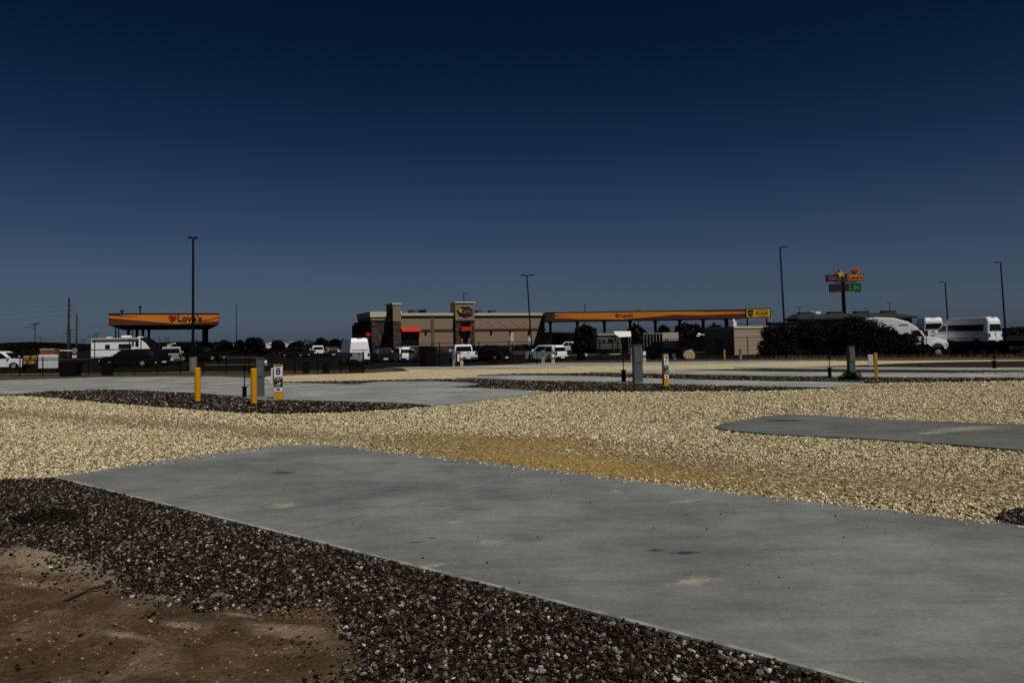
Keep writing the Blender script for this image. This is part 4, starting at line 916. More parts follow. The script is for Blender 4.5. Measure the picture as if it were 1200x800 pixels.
D = 300; xc = XH(991, D); z0 = -.7
t_ = thing('pylon_sign', 'tall roadside pylon sign with brand panels and fuel prices', 'sign', (xc, D, z0))
def q_(px, py): p = PT(px, py, D); return p.x-xc, p.z-z0
x0, zt = q_(988, 335); MB().cyl((0, 0, 0), (-.3, 0, q_(991, 330)[1]), .85, .7, 12).build('pole', bsteel, t_)
def panel(nm, px0, px1, py0, py1, m_, dpt=.6, y=0):
    x0, a = q_(px0, py1); x1, b = q_(px1, py0); return MB().bx(x0, x1, y-dpt/2, y+dpt/2, a, b).build(nm, m_, t_, bevel=.05)
panel('crossbeam', 978, 1003.5, 330.2, 331.6, bsteel)
panel('red_panel_frame', 968, 989.3, 321.8, 330.1, bsign, .9); panel('red_panel', 968.8, 988.6, 322.6, 329.2, sdred, 1.0)
x, z = q_(978.6, 326.4); text_mesh('red_panel_lettering', "Carl's Jr.", 2.0, mat("dull_letter", (.25, .17, .15), .6), t_, (x, -.55, z), (R(90), 0, R(0)), .03, -.01, .80)
x, z = q_(984.2, 321.3); flat_shape('star', STAR, 3.6, 3.6, x, z, -.95, -.6, syel, t_, .2); flat_shape('star_edge', STAR, 4.3, 4.3, x-.25, z+.05, -.58, -.2, bsign, t_, .2)
panel('yellow_panel_frame', 991.2, 1011.2, 320.8, 329.6, bsign, .9); panel('yellow_panel', 992.6, 1010.6, 321.4, 329.0, orange, 1.0)
x, z = q_(1001.5, 325.4); text_mesh('yellow_panel_lettering', "Love's", 2.3, bsign, t_, (x, -.55, z), (R(90), 0, 0), .03, .03, 1.0)
x, z = q_(1001.6, 317.4); flat_shape('heart_rim', HEART, 3.7, 3.4, x-.05, z, -.5, .1, mat('sign_salmon', (.42, .12, .07), .5), t_); flat_shape('heart', HEART, 2.6, 2.4, x, z, -.75, -.51, sred, t_)
panel('price_panel', 972, 1008.3, 332.2, 342.4, bsign, .8)
x, z = q_(1000.3, 337); text_mesh('price_digits', '3.86', 3.0, sgreen, t_, (x, -.45, z), (R(90), 0, 0), .02, .04, .92)
x, z = q_(982, 341.0); text_mesh('price_caption', 'DIESEL', .85, sledr, t_, (x, -.45, z), (R(90), 0, 0), .02, 0, 1.3)
x, z = q_(1001, 341.5); MB().bx(x-4, x+.0, -.44, -.41, z-.12, z+.12).build('price_caption_line', gsteel2, t_)

D = 150; p0 = PT(936, 374.5, D); p1 = PT(1076, 374, D); z0 = zf(p0.x, D)
t_ = thing('truck_shop', 'long dark roofed truck shop behind the big hedge', 'building', (p0.x, D, z0))
w_ = p1.x-p0.x; zt = ZH(1000, 366.5, D)-z0; ze = ZH(1000, 372, D)-z0
MB().bx(.6, w_-.6, 1.2, 8, 0, ze-.3).build('wall', gwall, t_)
MB().add([(0, 0, ze), (w_, 0, ze), (w_, 8.5, ze), (0, 8.5, ze), (1.0, 3.4, zt), (w_-3.5, 3.4, zt), (w_-3.5, 5.4, zt), (1.0, 5.4, zt), (0, 0, ze-.3), (w_, 0, ze-.3), (w_, 8.5, ze-.3), (0, 8.5, ze-.3)],
    [(0, 1, 5, 4), (1, 2, 6, 5), (2, 3, 7, 6), (3, 0, 4, 7), (4, 5, 6, 7), (8, 9, 1, 0), (9, 10, 2, 1), (10, 11, 3, 2), (11, 8, 0, 3), (11, 10, 9, 8)]).build('roof', shingle, t_)
for a_, b_ in ((939, 956), (974, 990), (1005, 1020), (1037, 1052)):
    xa, xb = XH(a_, D+3.5)-p0.x, XH(b_, D+3.5)-p0.x; MB().bx(xa, xb, 3.5, 5.3, zt-.05, zt+.45).build('ridge_vent', shingle, t_)
for px in (962, 969): x = XH(px, D)-p0.x; MB().bx(x-.5, x+.5, 3.6, 4.6, zt-.1, zt+.55).build('roof_hatch', wsign, t_)
for k in range(5): MB().bx(3+k*4.6, 6.2+k*4.6, .76+.4, .796+.4, 0, 4.2).build('bay_door', greyp, t_)
x = XH(947, D)-p0.x; MB().cyl((x, 4, zt), (x, 4, zt+1.6), .05, .05, 5).cyl((x, 4, zt+1.3), (x-.4, 4, zt+1.8), .04, .04, 5).cyl((x, 4, zt+1.3), (x+.4, 4, zt+1.8), .04, .04, 5).build('roof_aerial', bsteel, t_)
D = 140; pa_, pb_ = PT(903, 377.5, D), PT(940, 377, D); z0 = zf(pa_.x, D)
t_ = thing('grey_shed', 'grey metal shed beside the truck shop, behind the tall light pole', 'shed', (pa_.x, D, z0))
MB().bx(0, pb_.x-pa_.x, 0, 2, 0, pa_.z-z0-.2).build('wall', mat('pale_grey_metal', (.10, .118, .145), .6), t_); MB().bx(-.1, pb_.x-pa_.x+.2, -.3, 2.2, pa_.z-z0-.19, pa_.z-z0).build('roof', shingle, t_)

# ---------------------------------------------------------------- vehicles (nose at +X, wheels on z = 0)
def arc_arch(x, r_, zb_, n=7): return [(x+r_*math.cos(math.pi*(n-i)/n*1.0), zb_+max(0, r_*math.sin(math.pi*(n-i)/n)*.95)) for i in range(n+1)]
def vehicle(name, label, cat, loc, rz, group, L_, W_, zb_, belt, nose, tail, roof, cab, wheels, wr_, paint, side_w, front_w, rear_w, tumble=.10, bed=None, spare=False, cladding=True):
    """nose/tail: (x, z) chains of the body outline; cab: (x, z) outline of the cabin above the belt"""
    t_ = thing(name, label, cat, loc, rz, group)
    prof = [(tail[0][0], zb_)]
    for wx_ in sorted(wheels): prof += arc_arch(wx_, wr_*1.14, zb_)
    prof += [(nose[-1][0], zb_)] + list(reversed(nose)) + [p for p in reversed(tail)]
    hw = W_/2
    MB().prism_y(prof, -hw, hw).build('body', paint, t_, bevel=.05)
    zmax = max(z for x, z in cab)
    wid = lambda z: hw*.985-(z-belt)/(zmax-belt)*tumble
    MB().prism_y(cab, 0, 0, tilt=wid).build('cabin', paint, t_, bevel=.06)
    for poly in side_w:
        for sg in (1, -1):
            vs = [(x, sg*(wid(z)+.004), z) for x, z in poly]+[(x, sg*(wid(z)+.016), z) for x, z in poly]; n_ = len(poly)
            MB().add(vs, [tuple(range(n_)), tuple(range(n_, 2*n_))]+[(i, (i+1) % n_, n_+(i+1) % n_, n_+i) for i in range(n_)]).build('side_window', glass, t_)
    for nm, (a, b), sgn in (('windshield', front_w, 1), ('rear_window', rear_w, -1)):
        d = Vector((b[0]-a[0], b[1]-a[1])); nn = Vector((d.y, -d.x)).normalized(); nn = nn if nn.x*sgn > 0 else -nn
        a2 = (a[0]+d.x*.1+nn.x*.006, a[1]+d.y*.1+nn.y*.006); b2 = (a[0]+d.x*.9+nn.x*.006, a[1]+d.y*.9+nn.y*.006)
        ya, yb = wid(a2[1])-.11, wid(b2[1])-.13
        vs = [(a2[0], -ya, a2[1]), (a2[0], ya, a2[1]), (b2[0], yb, b2[1]), (b2[0], -yb, b2[1])]; vs += [(v[0]+nn.x*.014, v[1], v[2]+nn.y*.014) for v in vs]
        MB().add(vs, [(0, 1, 2, 3), (4, 5, 6, 7), (0, 1, 5, 4), (1, 2, 6, 5), (2, 3, 7, 6), (3, 0, 4, 7)]).build(nm, glass, t_)
    for wx_ in wheels:
        for sg in (1, -1):
            w = MB().cyl((wx_, sg*(hw-.24), wr_), (wx_, sg*(hw+.01), wr_), wr_, wr_, 18).build('tyre', rubber, t_, bevel=.02)
            MB().cyl((wx_, sg*(hw+.0), wr_), (wx_, sg*(hw+.03), wr_), wr_*.6, wr_*.5, 12).build('rim', gsteel2, w)
    MB().bx(tail[0][0]+.2, nose[-1][0]-.2, -hw*.8, hw*.8, zb_-.06, zb_+.3).build('underbody', rubber, t_)
    xt, xn = tail[0][0], nose[-1][0]
    zl = (zb_+belt)/2
    MB().bx(xt-.09, xt+.05, -hw*.97, hw*.97, zb_+.02, zb_+.28).build('rear_bumper', chrome if 'pickup' in name else greyp, t_, bevel=.03)
    MB().bx(xn-.05, xn+.09, -hw*.97, hw*.97, zb_+.02, zb_+.28).build('front_bumper', greyp, t_, bevel=.03)
    MB().bx(xn-.01, xn+.03, -hw*.5, hw*.5, zb_+.3, zb_+.3+(belt-zb_)*.4).build('grille', bsteel, t_)
    for sg in (1, -1):
        MB().box((xt-.005, sg*hw*.87, zl+.22), (.06, hw*.2, .34)).build('tail_light', redlens, t_, bevel=.01)
        MB().box((xn+.0, sg*hw*.78, zb_+.42), (.08, hw*.3, .18)).build('headlight', clearlens, t_, bevel=.02)
        mx_ = front_w[0][0]-.25
        MB().box((mx_, sg*(hw+.1), belt+.13), (.1, .2, .2)).build('wing_mirror', paint, t_, bevel=.02)
    MB().bx(xt-.11, xt-.092, -.26, .26, zb_+.08, zb_+.24).build('licence_plate', wsign, t_)
    return t_
def suv(label, loc, rz, paint, name='parked_car', cat='car'):
    return vehicle(name, label, cat, loc, rz, 'cars parked beyond the fence', 4.6, 1.88, .24, 1.02, [(2.0, 1.0), (2.25, .82), (2.3, .5)], [(-2.28, .5), (-2.26, .95), (-2.1, 1.02), (1.1, 1.04)], 0,
        [(-2.12, 1.0), (-1.9, 1.45), (-1.7, 1.66), (.2, 1.70), (.55, 1.62), (1.25, 1.0)], (-1.4, 1.42), .36, paint,
        [[(-1.75, 1.07), (-1.62, 1.5), (-.75, 1.56), (-.75, 1.07)], [(-.68, 1.07), (-.68, 1.56), (.2, 1.57), (.38, 1.52), (.92, 1.07)]], ((1.25, 1.0), (.55, 1.62)), ((-2.12, 1.0), (-1.9, 1.5)))
def pickup(label, loc, rz, paint, dark=False):
    t_ = vehicle('parked_pickup', label, 'pickup', loc, rz, 'pickups parked beyond the fence', 5.7, 2.0, .34, 1.15, [(1.35, 1.15), (2.7, 1.10), (2.85, .9), (2.88, .6)], [(-2.85, .6), (-2.85, 1.15), (-1.2, 1.16)], 0,
        [(-.75, 1.12), (-.68, 1.75), (-.5, 1.87), (.55, 1.88), (.8, 1.82), (1.45, 1.12)], (-1.85, 1.85), .41, paint,
        [[(-.6, 1.2), (-.55, 1.72), (.05, 1.74), (.05, 1.2)], [(.12, 1.2), (.12, 1.74), (.6, 1.74), (1.15, 1.2)]], ((1.45, 1.12), (.8, 1.82)), ((-.75, 1.12), (-.68, 1.75)), bed=True)
    MB().bx(-2.75, -.85, -.85, .85, 1.162, 1.175).build('bed_cover', rubber, t_)
    MB().bx(-2.875, -2.853, -.75, .75, .72, 1.10).build('tailgate', paint, t_, bevel=.01); MB().box((-2.885, 0, 1.0), (.02, .25, .06)).build('tailgate_handle', bsteel, t_)
    return t_
def van(label, loc, rz, passenger, name='cargo_van'):
    sw = [[(-2.45, 1.45), (-2.45, 2.05), (1.05, 2.05), (1.05, 1.45)], [(1.2, 1.45), (1.2, 1.98), (1.55, 1.98), (2.1, 1.45)]] if passenger else [[(1.2, 1.45), (1.2, 1.98), (1.55, 1.98), (2.1, 1.45)]]
    t_ = vehicle(name, label, 'van', loc, rz, None, 5.9, 2.04, .32, 1.3, [(2.2, 1.32), (2.75, 1.18), (2.92, .9), (2.95, .6)], [(-2.93, .6), (-2.95, 1.3), (0, 1.32)], 0,
        [(-2.93, 1.28), (-2.88, 2.35), (-2.72, 2.68), (-2.5, 2.74), (.6, 2.74), (1.15, 2.6), (1.62, 2.2), (2.35, 1.28)], (-1.75, 1.95), .36, white, sw, ((2.35, 1.28), (1.62, 2.2)), ((-2.93, 1.36), (-2.90, 2.15)) if passenger else ((-2.93, 1.5), (-2.915, 1.55)), tumble=.2)
    MB().bx(-2.975, -2.955, -.012, .012, .7, 1.3).build('rear_door_seam', greyp, t_); MB().box((-2.97, .12, 1.18), (.03, .2, .06)).build('rear_door_handle', bsteel, t_)
    MB().bx(-2.8, -2.75, -.25, .25, 2.70, 2.77).build('brake_light', bsteel if passenger else bsteel, t_)
    for sg in (1, -1):
        MB().bx(-2.4, 2.0, sg*1.02-.012 if sg < 0 else 1.01, sg*1.02-.0 if sg < 0 else 1.032, .78, .82).build('side_moulding', greyp, t_)
        MB().bx(.95, .98, (-1.03 if sg < 0 else 1.018), (-1.018 if sg < 0 else 1.03), .5, 1.28).build('door_seam', greyp, t_)
    return t_
def put(px, D): x = XH(px, D); return (x, D, zf(x, D)+.05)
HV = GA+R(90)                                          # heading away from us along the grid
van('white cargo van seen from its blank rear doors beyond the black fence', put(414, 76), HV+R(1), False)
suv('white crossover seen from behind, left of the black dumpster', put(472, 82), HV, white)
suv('black car parked just right of the white cargo van', put(446, 84), HV, navyp)
suv('black car right of the white crossover at the window bay', put(490, 80), HV, blackp)
pickup('white pickup seen from behind before the entrance tower', put(541.5, 78), HV-R(8), white)
suv('dark car right of the white pickup', put(575, 80), HV+R(25), blackp)
suv('dark car nearly behind the white pickup', put(561, 85), HV+R(10), greyp)
suv('white crossover at the right end of the tan building', put(640, 76), HV+R(18), white)
pickup('dark blue pickup beside the tan boulder', put(777, 76), HV+R(22), navyp)
suv('black car in front of the camper trailer', put(151, 69), R(193), blackp)
suv('black car with red tail lamps, right of the other black car by the camper', put(171, 73), R(160), blackp)
pickup('silver pickup seen from behind right of the camper trailer', put(201, 80), HV+R(0), silver)
pickup('dark pickup seen side on beneath the thick canopy column', put(236, 92), R(178), blackp)
pickup('white pickup far off left of the cargo van', put(372, 130), HV, white)
suv('dark red car just left of the cargo van', put(388, 125), HV, redp)
suv('white car cut by the left edge of the view', put(2, 66), R(10), white)
suv('black car behind the left edge board', put(33, 85), R(185), blackp)
pickup('small white pickup far off left of the round trees', put(668, 135), R(160), white)
suv('dark car in the lot left of the thick canopy column', put(222, 100), R(185), greyp)
suv('dark car between the far lamp and the cargo van', put(346, 120), R(170), greyp)

# travel trailer
def camper(label, loc, rz, L_=8.0, detail=True, hgt_=3.0, white=white):
    t_ = thing('camper_trailer', label, 'camper', loc, rz, 'camper trailers')
    k = L_/8.0; hw = 1.22
    prof = [(-4*k, .7), (-4*k, hgt_-.1), (-3.9*k, hgt_), (2.2*k, hgt_), (3.0*k, hgt_-.5), (3.75*k, 1.5), (3.8*k, .7)]
    MB().prism_y(prof, -hw, hw).build('body', white, t_, bevel=.04)
    mb = MB().prism_y([(2.22*k, hgt_+.03), (2.2*k, hgt_-.1), (2.95*k, hgt_-.6), (3.7*k, 1.5), (3.82*k, 1.5), (3.05*k, hgt_-.46)], -hw-.02, hw+.02); mb.build('front_cap', blackp, t_)
    MB().bx(-3.8*k, 2.1*k, -hw-.18, -hw-.03, hgt_-.16, hgt_+.02).build('awning_roll', cornice, t_)
    MB().bx(-3.95*k, 3.6*k, -hw-.012, -hw-.003, 1.62, 1.70).build('side_stripe', greyp, t_)
    for a, b, c, d_ in ((-2.2, -1.6, 1.75, 2.25), (-.5, 1.1, 1.75, 2.3), (1.62, 2.05, 1.95, 2.65)): MB().bx(a*k, b*k, -hw-.02, -hw-.004, c, d_).build('window', glass, t_)
    f = MB().bx(1.15*k, 2.35*k if not detail else 1.5*k, -hw-.03, -hw-.004, .75, 2.75).build('door', white, t_); MB().bx(1.2*k, 1.45*k, -hw-.04, -hw-.032, 1.95, 2.6).build('door_window', glass, f)
    for a in (-3.55, .85, 2.3): MB().bx(a*k, a*k+.1, -hw-.05, -hw-.031, .75, hgt_-.15).build('awning_arm', bsteel, t_)
    for a in (-1.0, -.15): MB().cyl((a*k, -hw-.01, .36), (a*k, -hw+.25, .36), .36, .36, 14).cyl((a*k, hw+.01, .36), (a*k, hw-.25, .36), .36, .36, 14).build('wheel', rubber, t_)
    MB().bx(-3.9*k, 3.6*k, -hw+.1, hw-.1, .45, .69).build('chassis', bsteel, t_)
    MB().bx(-.6, .4, -.4, .4, hgt_+.005, hgt_+.3).build('air_conditioner', white, t_, bevel=.08)
    for a in (-2.6, 1.4): MB().bx(a*k, a*k+.5, -.25, .25, hgt_+.005, hgt_+.15).build('roof_vent', white, t_, bevel=.03)
    MB().prism_y([(3.8*k, .5), (4.9*k, .5), (4.9*k, .6), (3.8*k, .65)], -.1, .1).build('hitch', bsteel, t_)
    return t_
camper('white camper trailer with dark front cap under the car canopy at left', put(149.5, 86), R(3), 7.2)
camper('grey white camper left of the white awning behind the picket fence', put(712, 112), R(8), 4.0, white=mat('dull_grey_paint', (.10, .10, .10), .6))
FR = [(277, 300, 0, 5), (317, 330, .2, 6), (346, 310, -.1, 8), (333, 380, .1, 7), (303, 360, .1, 6), (205, 330, .1, 8), (262, 360, 0, 6)]
FL = ['tiny white camper right of the car canopy, near the thin lamp', 'tiny white camper left of the longest far one', 'longest far white camper above the lot', 'far white camper behind the longest one', 'far white camper under the broad dark tree', 'far white camper under the canopy beside the near pole', 'far white camper right of the near pole']
pr_ = camper(FL[0], put(FR[0][0], FR[0][1]), FR[0][2], FR[0][3], False, 2.9)
for (px, D, rz, L_), lab in zip(FR[1:], FL[1:]): dup(pr_, put(px, D), rz, lab, 1+.05*(L_-5))

# semi truck tractor, nose to the right
def semi(label, loc, rz):
    t_ = thing('semi_truck', label, 'truck', loc, rz)
    hw = 1.22
    prof = [(-3.6, 1.1), (-3.6, 3.55), (-3.3, 3.95), (-2.2, 4.05), (-.6, 3.95), (.6, 3.55), (1.35, 3.0), (1.6, 2.75), (1.72, 2.7), (2.05, 2.05), (2.1, 1.1)]
    MB().prism_y(prof, -hw, hw).build('cab', white, t_, bevel=.12)
    hood = [(2.08, .95), (2.08, 2.08), (2.9, 1.98), (3.7, 1.78), (3.95, 1.55), (4.0, 1.0)]
    n_ = len(hood); wfun = lambda x: hw*.97-(x-2.08)*.14
    MB().add([(x, -wfun(x), z) for x, z in hood]+[(x, wfun(x), z) for x, z in hood], [tuple(range(n_)), tuple(range(2*n_-1, n_-1, -1))]+[(i, i+n_, (i+1) % n_+n_, (i+1) % n_) for i in range(n_)]).build('hood', white, t_, bevel=.08)
    MB().add([(1.76, -1.08, 2.68), (1.76, 1.08, 2.68), (2.09, 1.12, 2.12), (2.09, -1.12, 2.12), (1.79, -1.08, 2.70), (1.79, 1.08, 2.70), (2.12, 1.12, 2.14), (2.12, -1.12, 2.14)], [(4, 5, 6, 7), (0, 1, 2, 3), (0, 1, 5, 4), (1, 2, 6, 5), (2, 3, 7, 6), (3, 0, 4, 7)]).build('windshield', glass, t_)
    MB().bx(1.5, 1.95, -1.15, 1.15, 2.78, 2.86).build('sun_visor', bsteel, t_)
    for sg in (1, -1):
        y0, y1 = sorted((sg*(hw+.004), sg*(hw+.02)))
        MB().prism_y([(.95, 2.1), (.95, 2.68), (1.5, 2.68), (1.85, 2.1)], y0, y1).build('side_window', glass, t_)
        MB().prism_y([(-.9, 2.3), (-.9, 2.7), (-.3, 2.7), (-.3, 2.3)], y0, y1).build('sleeper_window', glass, t_)
        MB().prism_y([(.85, 1.1), (.85, 2.72), (.89, 2.72), (.89, 1.1)], y0, y1).build('door_seam', greyp, t_)
        MB().box((2.15, sg*(hw+.22), 2.35), (.14, .2, .6)).cyl((1.9, sg*hw, 2.6), (2.15, sg*(hw+.2), 2.6), .03, .03, 6).build('mirror', bsteel, t_)
        MB().prism_y([(2.5+.75*math.cos(a)+.55, .85+.72*math.sin(a)) for a in [math.pi*i/9 for i in range(10)]]+[(3.05-.55, .85)]+[(3.05-.55*math.cos(a), .85+.55*math.sin(a)) for a in [math.pi*i/9 for i in range(1, 10)]], *sorted((sg*(hw-.35), sg*(hw+.02)))).build('wheel_fender', white, t_)
        MB().box((3.8, sg*.92, 1.35), (.35, .3, .28)).build('headlight', clearlens, t_, bevel=.05)
        MB().bx(-3.0, 1.9, *sorted((sg*(hw-.02), sg*(hw-.35))), .5, 1.08).build('side_skirt', white, t_, bevel=.03)
        for wx_ in (3.05, -3.2, -4.5):
            w = MB().cyl((wx_, sg*(hw-.4), .52), (wx_, sg*hw, .52), .52, .52, 18).build('tyre', rubber, t_); MB().cyl((wx_, sg*hw, .52), (wx_, sg*(hw+.04), .52), .28, .2, 12).build('rim', gsteel2, w)
    MB().bx(3.98, 4.06, -.55, .55, 1.0, 1.7).build('grille', bsteel, t_, bevel=.02); MB().bx(3.75, 4.15, -1.12, 1.12, .45, .9).build('bumper', greyp, t_, bevel=.06)
    MB().bx(-5.2, 3.6, -.45, .45, .7, .95).build('chassis', bsteel, t_); MB().cyl((-4.0, 0, .96), (-4.0, 0, 1.1), .5, .5, 14).build('fifth_wheel', bsteel, t_)
    MB().cyl((-3.75, .9, 1.0), (-3.75, .9, 3.4), .09, .09, 10).build('exhaust_stack', chrome, t_)
    MB().bx(-.2, .6, -hw-.012, -hw-.004, 3.15, 3.3).build('cab_lettering', gsteel2, t_)
    return t_
sx = XH(1055, 72); semi('white long nosed semi truck half hidden behind the big hedge', (sx, 72, -.66), R(-22))
# trailers that carry the white vans
def deck(label, loc, rz, L_, h_):
    t_ = thing('flatbed_trailer', label, 'trailer', loc, rz, 'black flatbed trailers carrying vans')
    MB().bx(-L_/2, L_/2, -1.25, 1.25, h_-.18, h_).build('deck', bsteel, t_)
    MB().bx(-L_/2, L_/2, -.5, -.3, h_-.6, h_-.182).bx(-L_/2, L_/2, .3, .5, h_-.6, h_-.182).build('frame_rail', bsteel, t_)
    for sg in (1, -1):
        for a in (-L_/2+1.0, -L_/2+2.2, -L_/2+3.4, L_/2-2.2, L_/2-1.1):
            w = MB().cyl((a, sg*.95, .5), (a, sg*1.25, .5), .5, .5, 16).build('tyre', rubber, t_); MB().cyl((a, sg*1.25, .5), (a, sg*1.28, .5), .24, .2, 10).build('rim', gsteel2, w)
        MB().bx(-L_/2+.3, L_/2-.3, *sorted((sg*1.0, sg*1.22)), .22, h_-.19).build('side_box', blackp, t_)
    for q in (-1.29, 1.252): MB().bx(-L_/2, L_/2, q, q+.038, h_-.1, h_+.5).build('side_board', bsteel, t_)
    MB().bx(-L_/2-.06, -L_/2+.0, -1.2, 1.2, .7, h_-.02).build('rear_sill', bsteel, t_)
    for sg in (1, -1): MB().box((-L_/2-.08, sg*.9, .95), (.05, .3, .16)).build('tail_light', redlens, t_)
D = 70; x = XH(1131, D); zl_ = zf(x, D)+.05; topz = ZH(1140, 372, D)-zl_; dh = topz-2.76
deck('black flatbed trailer under the white passenger van', (x, D, zl_), HV+R(0), 9.5, dh)
van('white passenger van with dark side windows raised on a flatbed at right', (x, D, zl_+dh), HV, True, 'passenger_van')
D = 84; x = XH(1088, D); zl_ = zf(x, D)+.05; dh2 = ZH(1090, 372.3, D)-zl_-2.76
deck('black flatbed trailer hidden behind the semi truck nose', (x, D, zl_), R(70), 8.5, dh2)
van('white passenger van seen from behind, over the semi truck nose', (x, D, zl_+dh2), R(72), True, 'passenger_van')

# ---------------------------------------------------------------- fences
def run(px0, D0, px1, D1_, n_): return [Vector((XH(px0+(px1-px0)*i/n_, D0+(D1_-D0)*i/n_), D0+(D1_-D0)*i/n_, 0)) for i in range(n_+1)]
def wire_fence(name, label, pts, h_, vs_sp, rail=.022, post_r=.03, wire=.0035, hs=8):
    t_ = thing(name, label, 'fence', (pts[0].x, pts[0].y, 0)); o_ = pts[0]
    for p in pts:
        q = p-o_; z0 = zf(p.x, p.y)-.1; MB().cyl((q.x, q.y, z0), (q.x, q.y, z0+h_+.16), post_r, post_r, 8).dome((q.x, q.y, z0+h_+.16), post_r*1.2, post_r*1.2, .04, 8, 2).build('post', bsteel, t_)
    top = MB(); low = MB(); wr_ = MB()
    for a, b in zip(pts, pts[1:]):
        za, zb_ = zf(a.x, a.y), zf(b.x, b.y); qa, qb = a-o_, b-o_
        top.cyl((qa.x, qa.y, za+h_), (qb.x, qb.y, zb_+h_), rail, rail, 6); low.cyl((qa.x, qa.y, za+.06), (qb.x, qb.y, zb_+.06), rail*.7, rail*.7, 5)
        n_ = int((b-a).length/vs_sp)
        for i in range(n_):
            k = (i+.5)/n_; q = qa.lerp(qb, k); z_ = za+(zb_-za)*k; wr_.cyl((q.x, q.y, z_+.06), (q.x, q.y, z_+h_), wire, wire, 3, False)
        for j in range(1, hs):
            u = .06+(h_-.06)*j/hs; wr_.cyl((qa.x, qa.y, za+u), (qb.x, qb.y, zb_+u), wire, wire, 3, False)
    top.build('top_rail', bsteel, t_); low.build('bottom_rail', bsteel, t_); wr_.build('wire_mesh', bsteel, t_, kind='stuff')
    return t_
wire_fence('wire_fence', 'low black wire fence along the left edge of the gravel site', run(-30, 46, 426, 41.5, 17), 1.12, .09, wire=.0045, hs=12)
# dense screened end panel
a, b = Vector((XH(411, 41.6), 41.2, 0)), Vector((XH(428, 41.5), 40.9, 0)); t_ = thing('gate_panel', 'black screened gate panel before the white cargo van', 'gate', a)
d = b-a; z0 = 0
MB().cyl((0, 0, z0), (0, 0, 1.15), .035, .035, 8).build('post', bsteel, t_); MB().cyl((d.x, d.y, z0), (d.x, d.y, 1.2), .045, .045, 8).build('post', bsteel, t_)
MB().cyl((0, 0, 1.12), (d.x, d.y, 1.12), .03, .03, 6).cyl((0, 0, .1), (d.x, d.y, .1), .03, .03, 6).build('rail', bsteel, t_)
mb = MB()
for i in range(34): k = (i+.5)/34; mb.cyl((d.x*k, d.y*k, .1), (d.x*k, d.y*k, 1.12), .008, .008, 4, False)
for i in range(30): mb.cyl((0, 0, .12+i*.033), (d.x, d.y, .12+i*.033), .006, .006, 4, False)
mb.build('screen_mesh', bsteel, t_, kind='stuff')
def bpt(px, extra=.6):
    lo, hi = 20, 120; tt = XH(px, 1.0); D = float(np.interp(tt, BT, BD))+extra; return Vector((XH(px, D), D, 0))
wire_fence('wire_fence', 'taller black wire fence along the far edge of the gravel site', [bpt(px) for px in (436, 470, 515, 561, 596, 650, 704, 736, 782, 830, 876, 905)], 1.6, .14, rail=.02, post_r=.032, wire=.003, hs=6)
# iron picket fence behind the dark pickup
pts = run(702, 97, 858, 88, 10); t_ = thing('picket_fence', 'tall dark iron picket fence behind the dark pickup', 'fence', (pts[0].x, pts[0].y, 0)); o_ = pts[0]
mb = MB()
for a, b in zip(pts, pts[1:]):
    za = zf(a.x, a.y); qa, qb = a-o_, b-o_; MB().box((qa.x, qa.y, za+1.1), (.1, .1, 2.2)).build('post', bsteel, t_)
    for i in range(13): q = qa.lerp(qb, (i+.5)/13); mb.box((q.x, q.y, za+1.05), (.045, .045, 2.0))
    for u in (.3, 1.8): MB().cyl((qa.x, qa.y, za+u), (qb.x, qb.y, za+u), .025, .025, 5).build('rail', bsteel, t_)
mb.build('pickets', bsteel, t_, kind='stuff')

# ---------------------------------------------------------------- bins, boulders, boards and other small things
def bin_(px, D, w_, h_, label):
    x = XH(px, D); t_ = thing('trash_bin', label, 'bin', (x, D, zf(x, D)), .2, 'black trash bins')
    MB().box((0, 0, h_/2), (w_, w_, h_), taper=1.08).build('body', plastic, t_, bevel=.03); MB().box((0, 0, h_+.03), (w_*1.12, w_*1.12, .07)).build('lid', plastic, t_, bevel=.02)
    mb = MB()
    for i in range(6): mb.box((-w_*.42+i*w_*.17, -w_*.52, h_/2), (w_*.05, .03, h_*.8))
    mb.build('slats', bsteel, t_)
bin_(83, 44, .9, .78, 'wide black trash bin at left below the round road sign'); bin_(126, 44, .5, .7, 'black trash bin at left in front of the black car')
bin_(358.5, 41.8, .32, .6, 'black trash bin behind the fence, left of the screened gate'); bin_(382, 41.8, .34, .55, 'black trash bin nearest the screened gate')
bin_(577.5, 56.5, .5, .6, 'black trash bin in front of the dark car by the tan building'); bin_(680.5, 57.5, .5, .62, 'black trash bin left of the middle hydrant')
x = XH(501, 66); t_ = thing('dumpster', 'big black dumpster between the crossover and the small pedestal', 'dumpster', (x, 66, zf(x, 66)), GA)
MB().prism_y([(-.5, .15), (-.58, 1.5), (-.58, 1.75), (.58, 1.75), (.58, 1.5), (.5, .15)], -.8, .8).build('body', bsteel, t_, bevel=.03); MB().prism_y([(-.62, 1.76), (.62, 1.76), (.62, 1.82), (-.62, 1.9)], -.85, .85).build('lid', plastic, t_)
for a in (-.35, 0, .35): MB().bx(a-.05, a+.05, -.85, -.802, .3, 1.6).build('rib', bsteel, t_)
x = XH(515, 58); t_ = thing('frame_rack', 'thin black metal frame left of the small pedestal', 'rack', (x, 58, zf(x, 58)))
MB().path([(-.3, 0, 0), (-.3, 0, 1.2), (.35, 0, 1.2), (.35, 0, 0)], .03, 6).build('frame', bsteel, t_); MB().cyl((-.3, 0, .6), (.35, 0, .6), .02, .02, 5).build('crossbar', bsteel, t_)
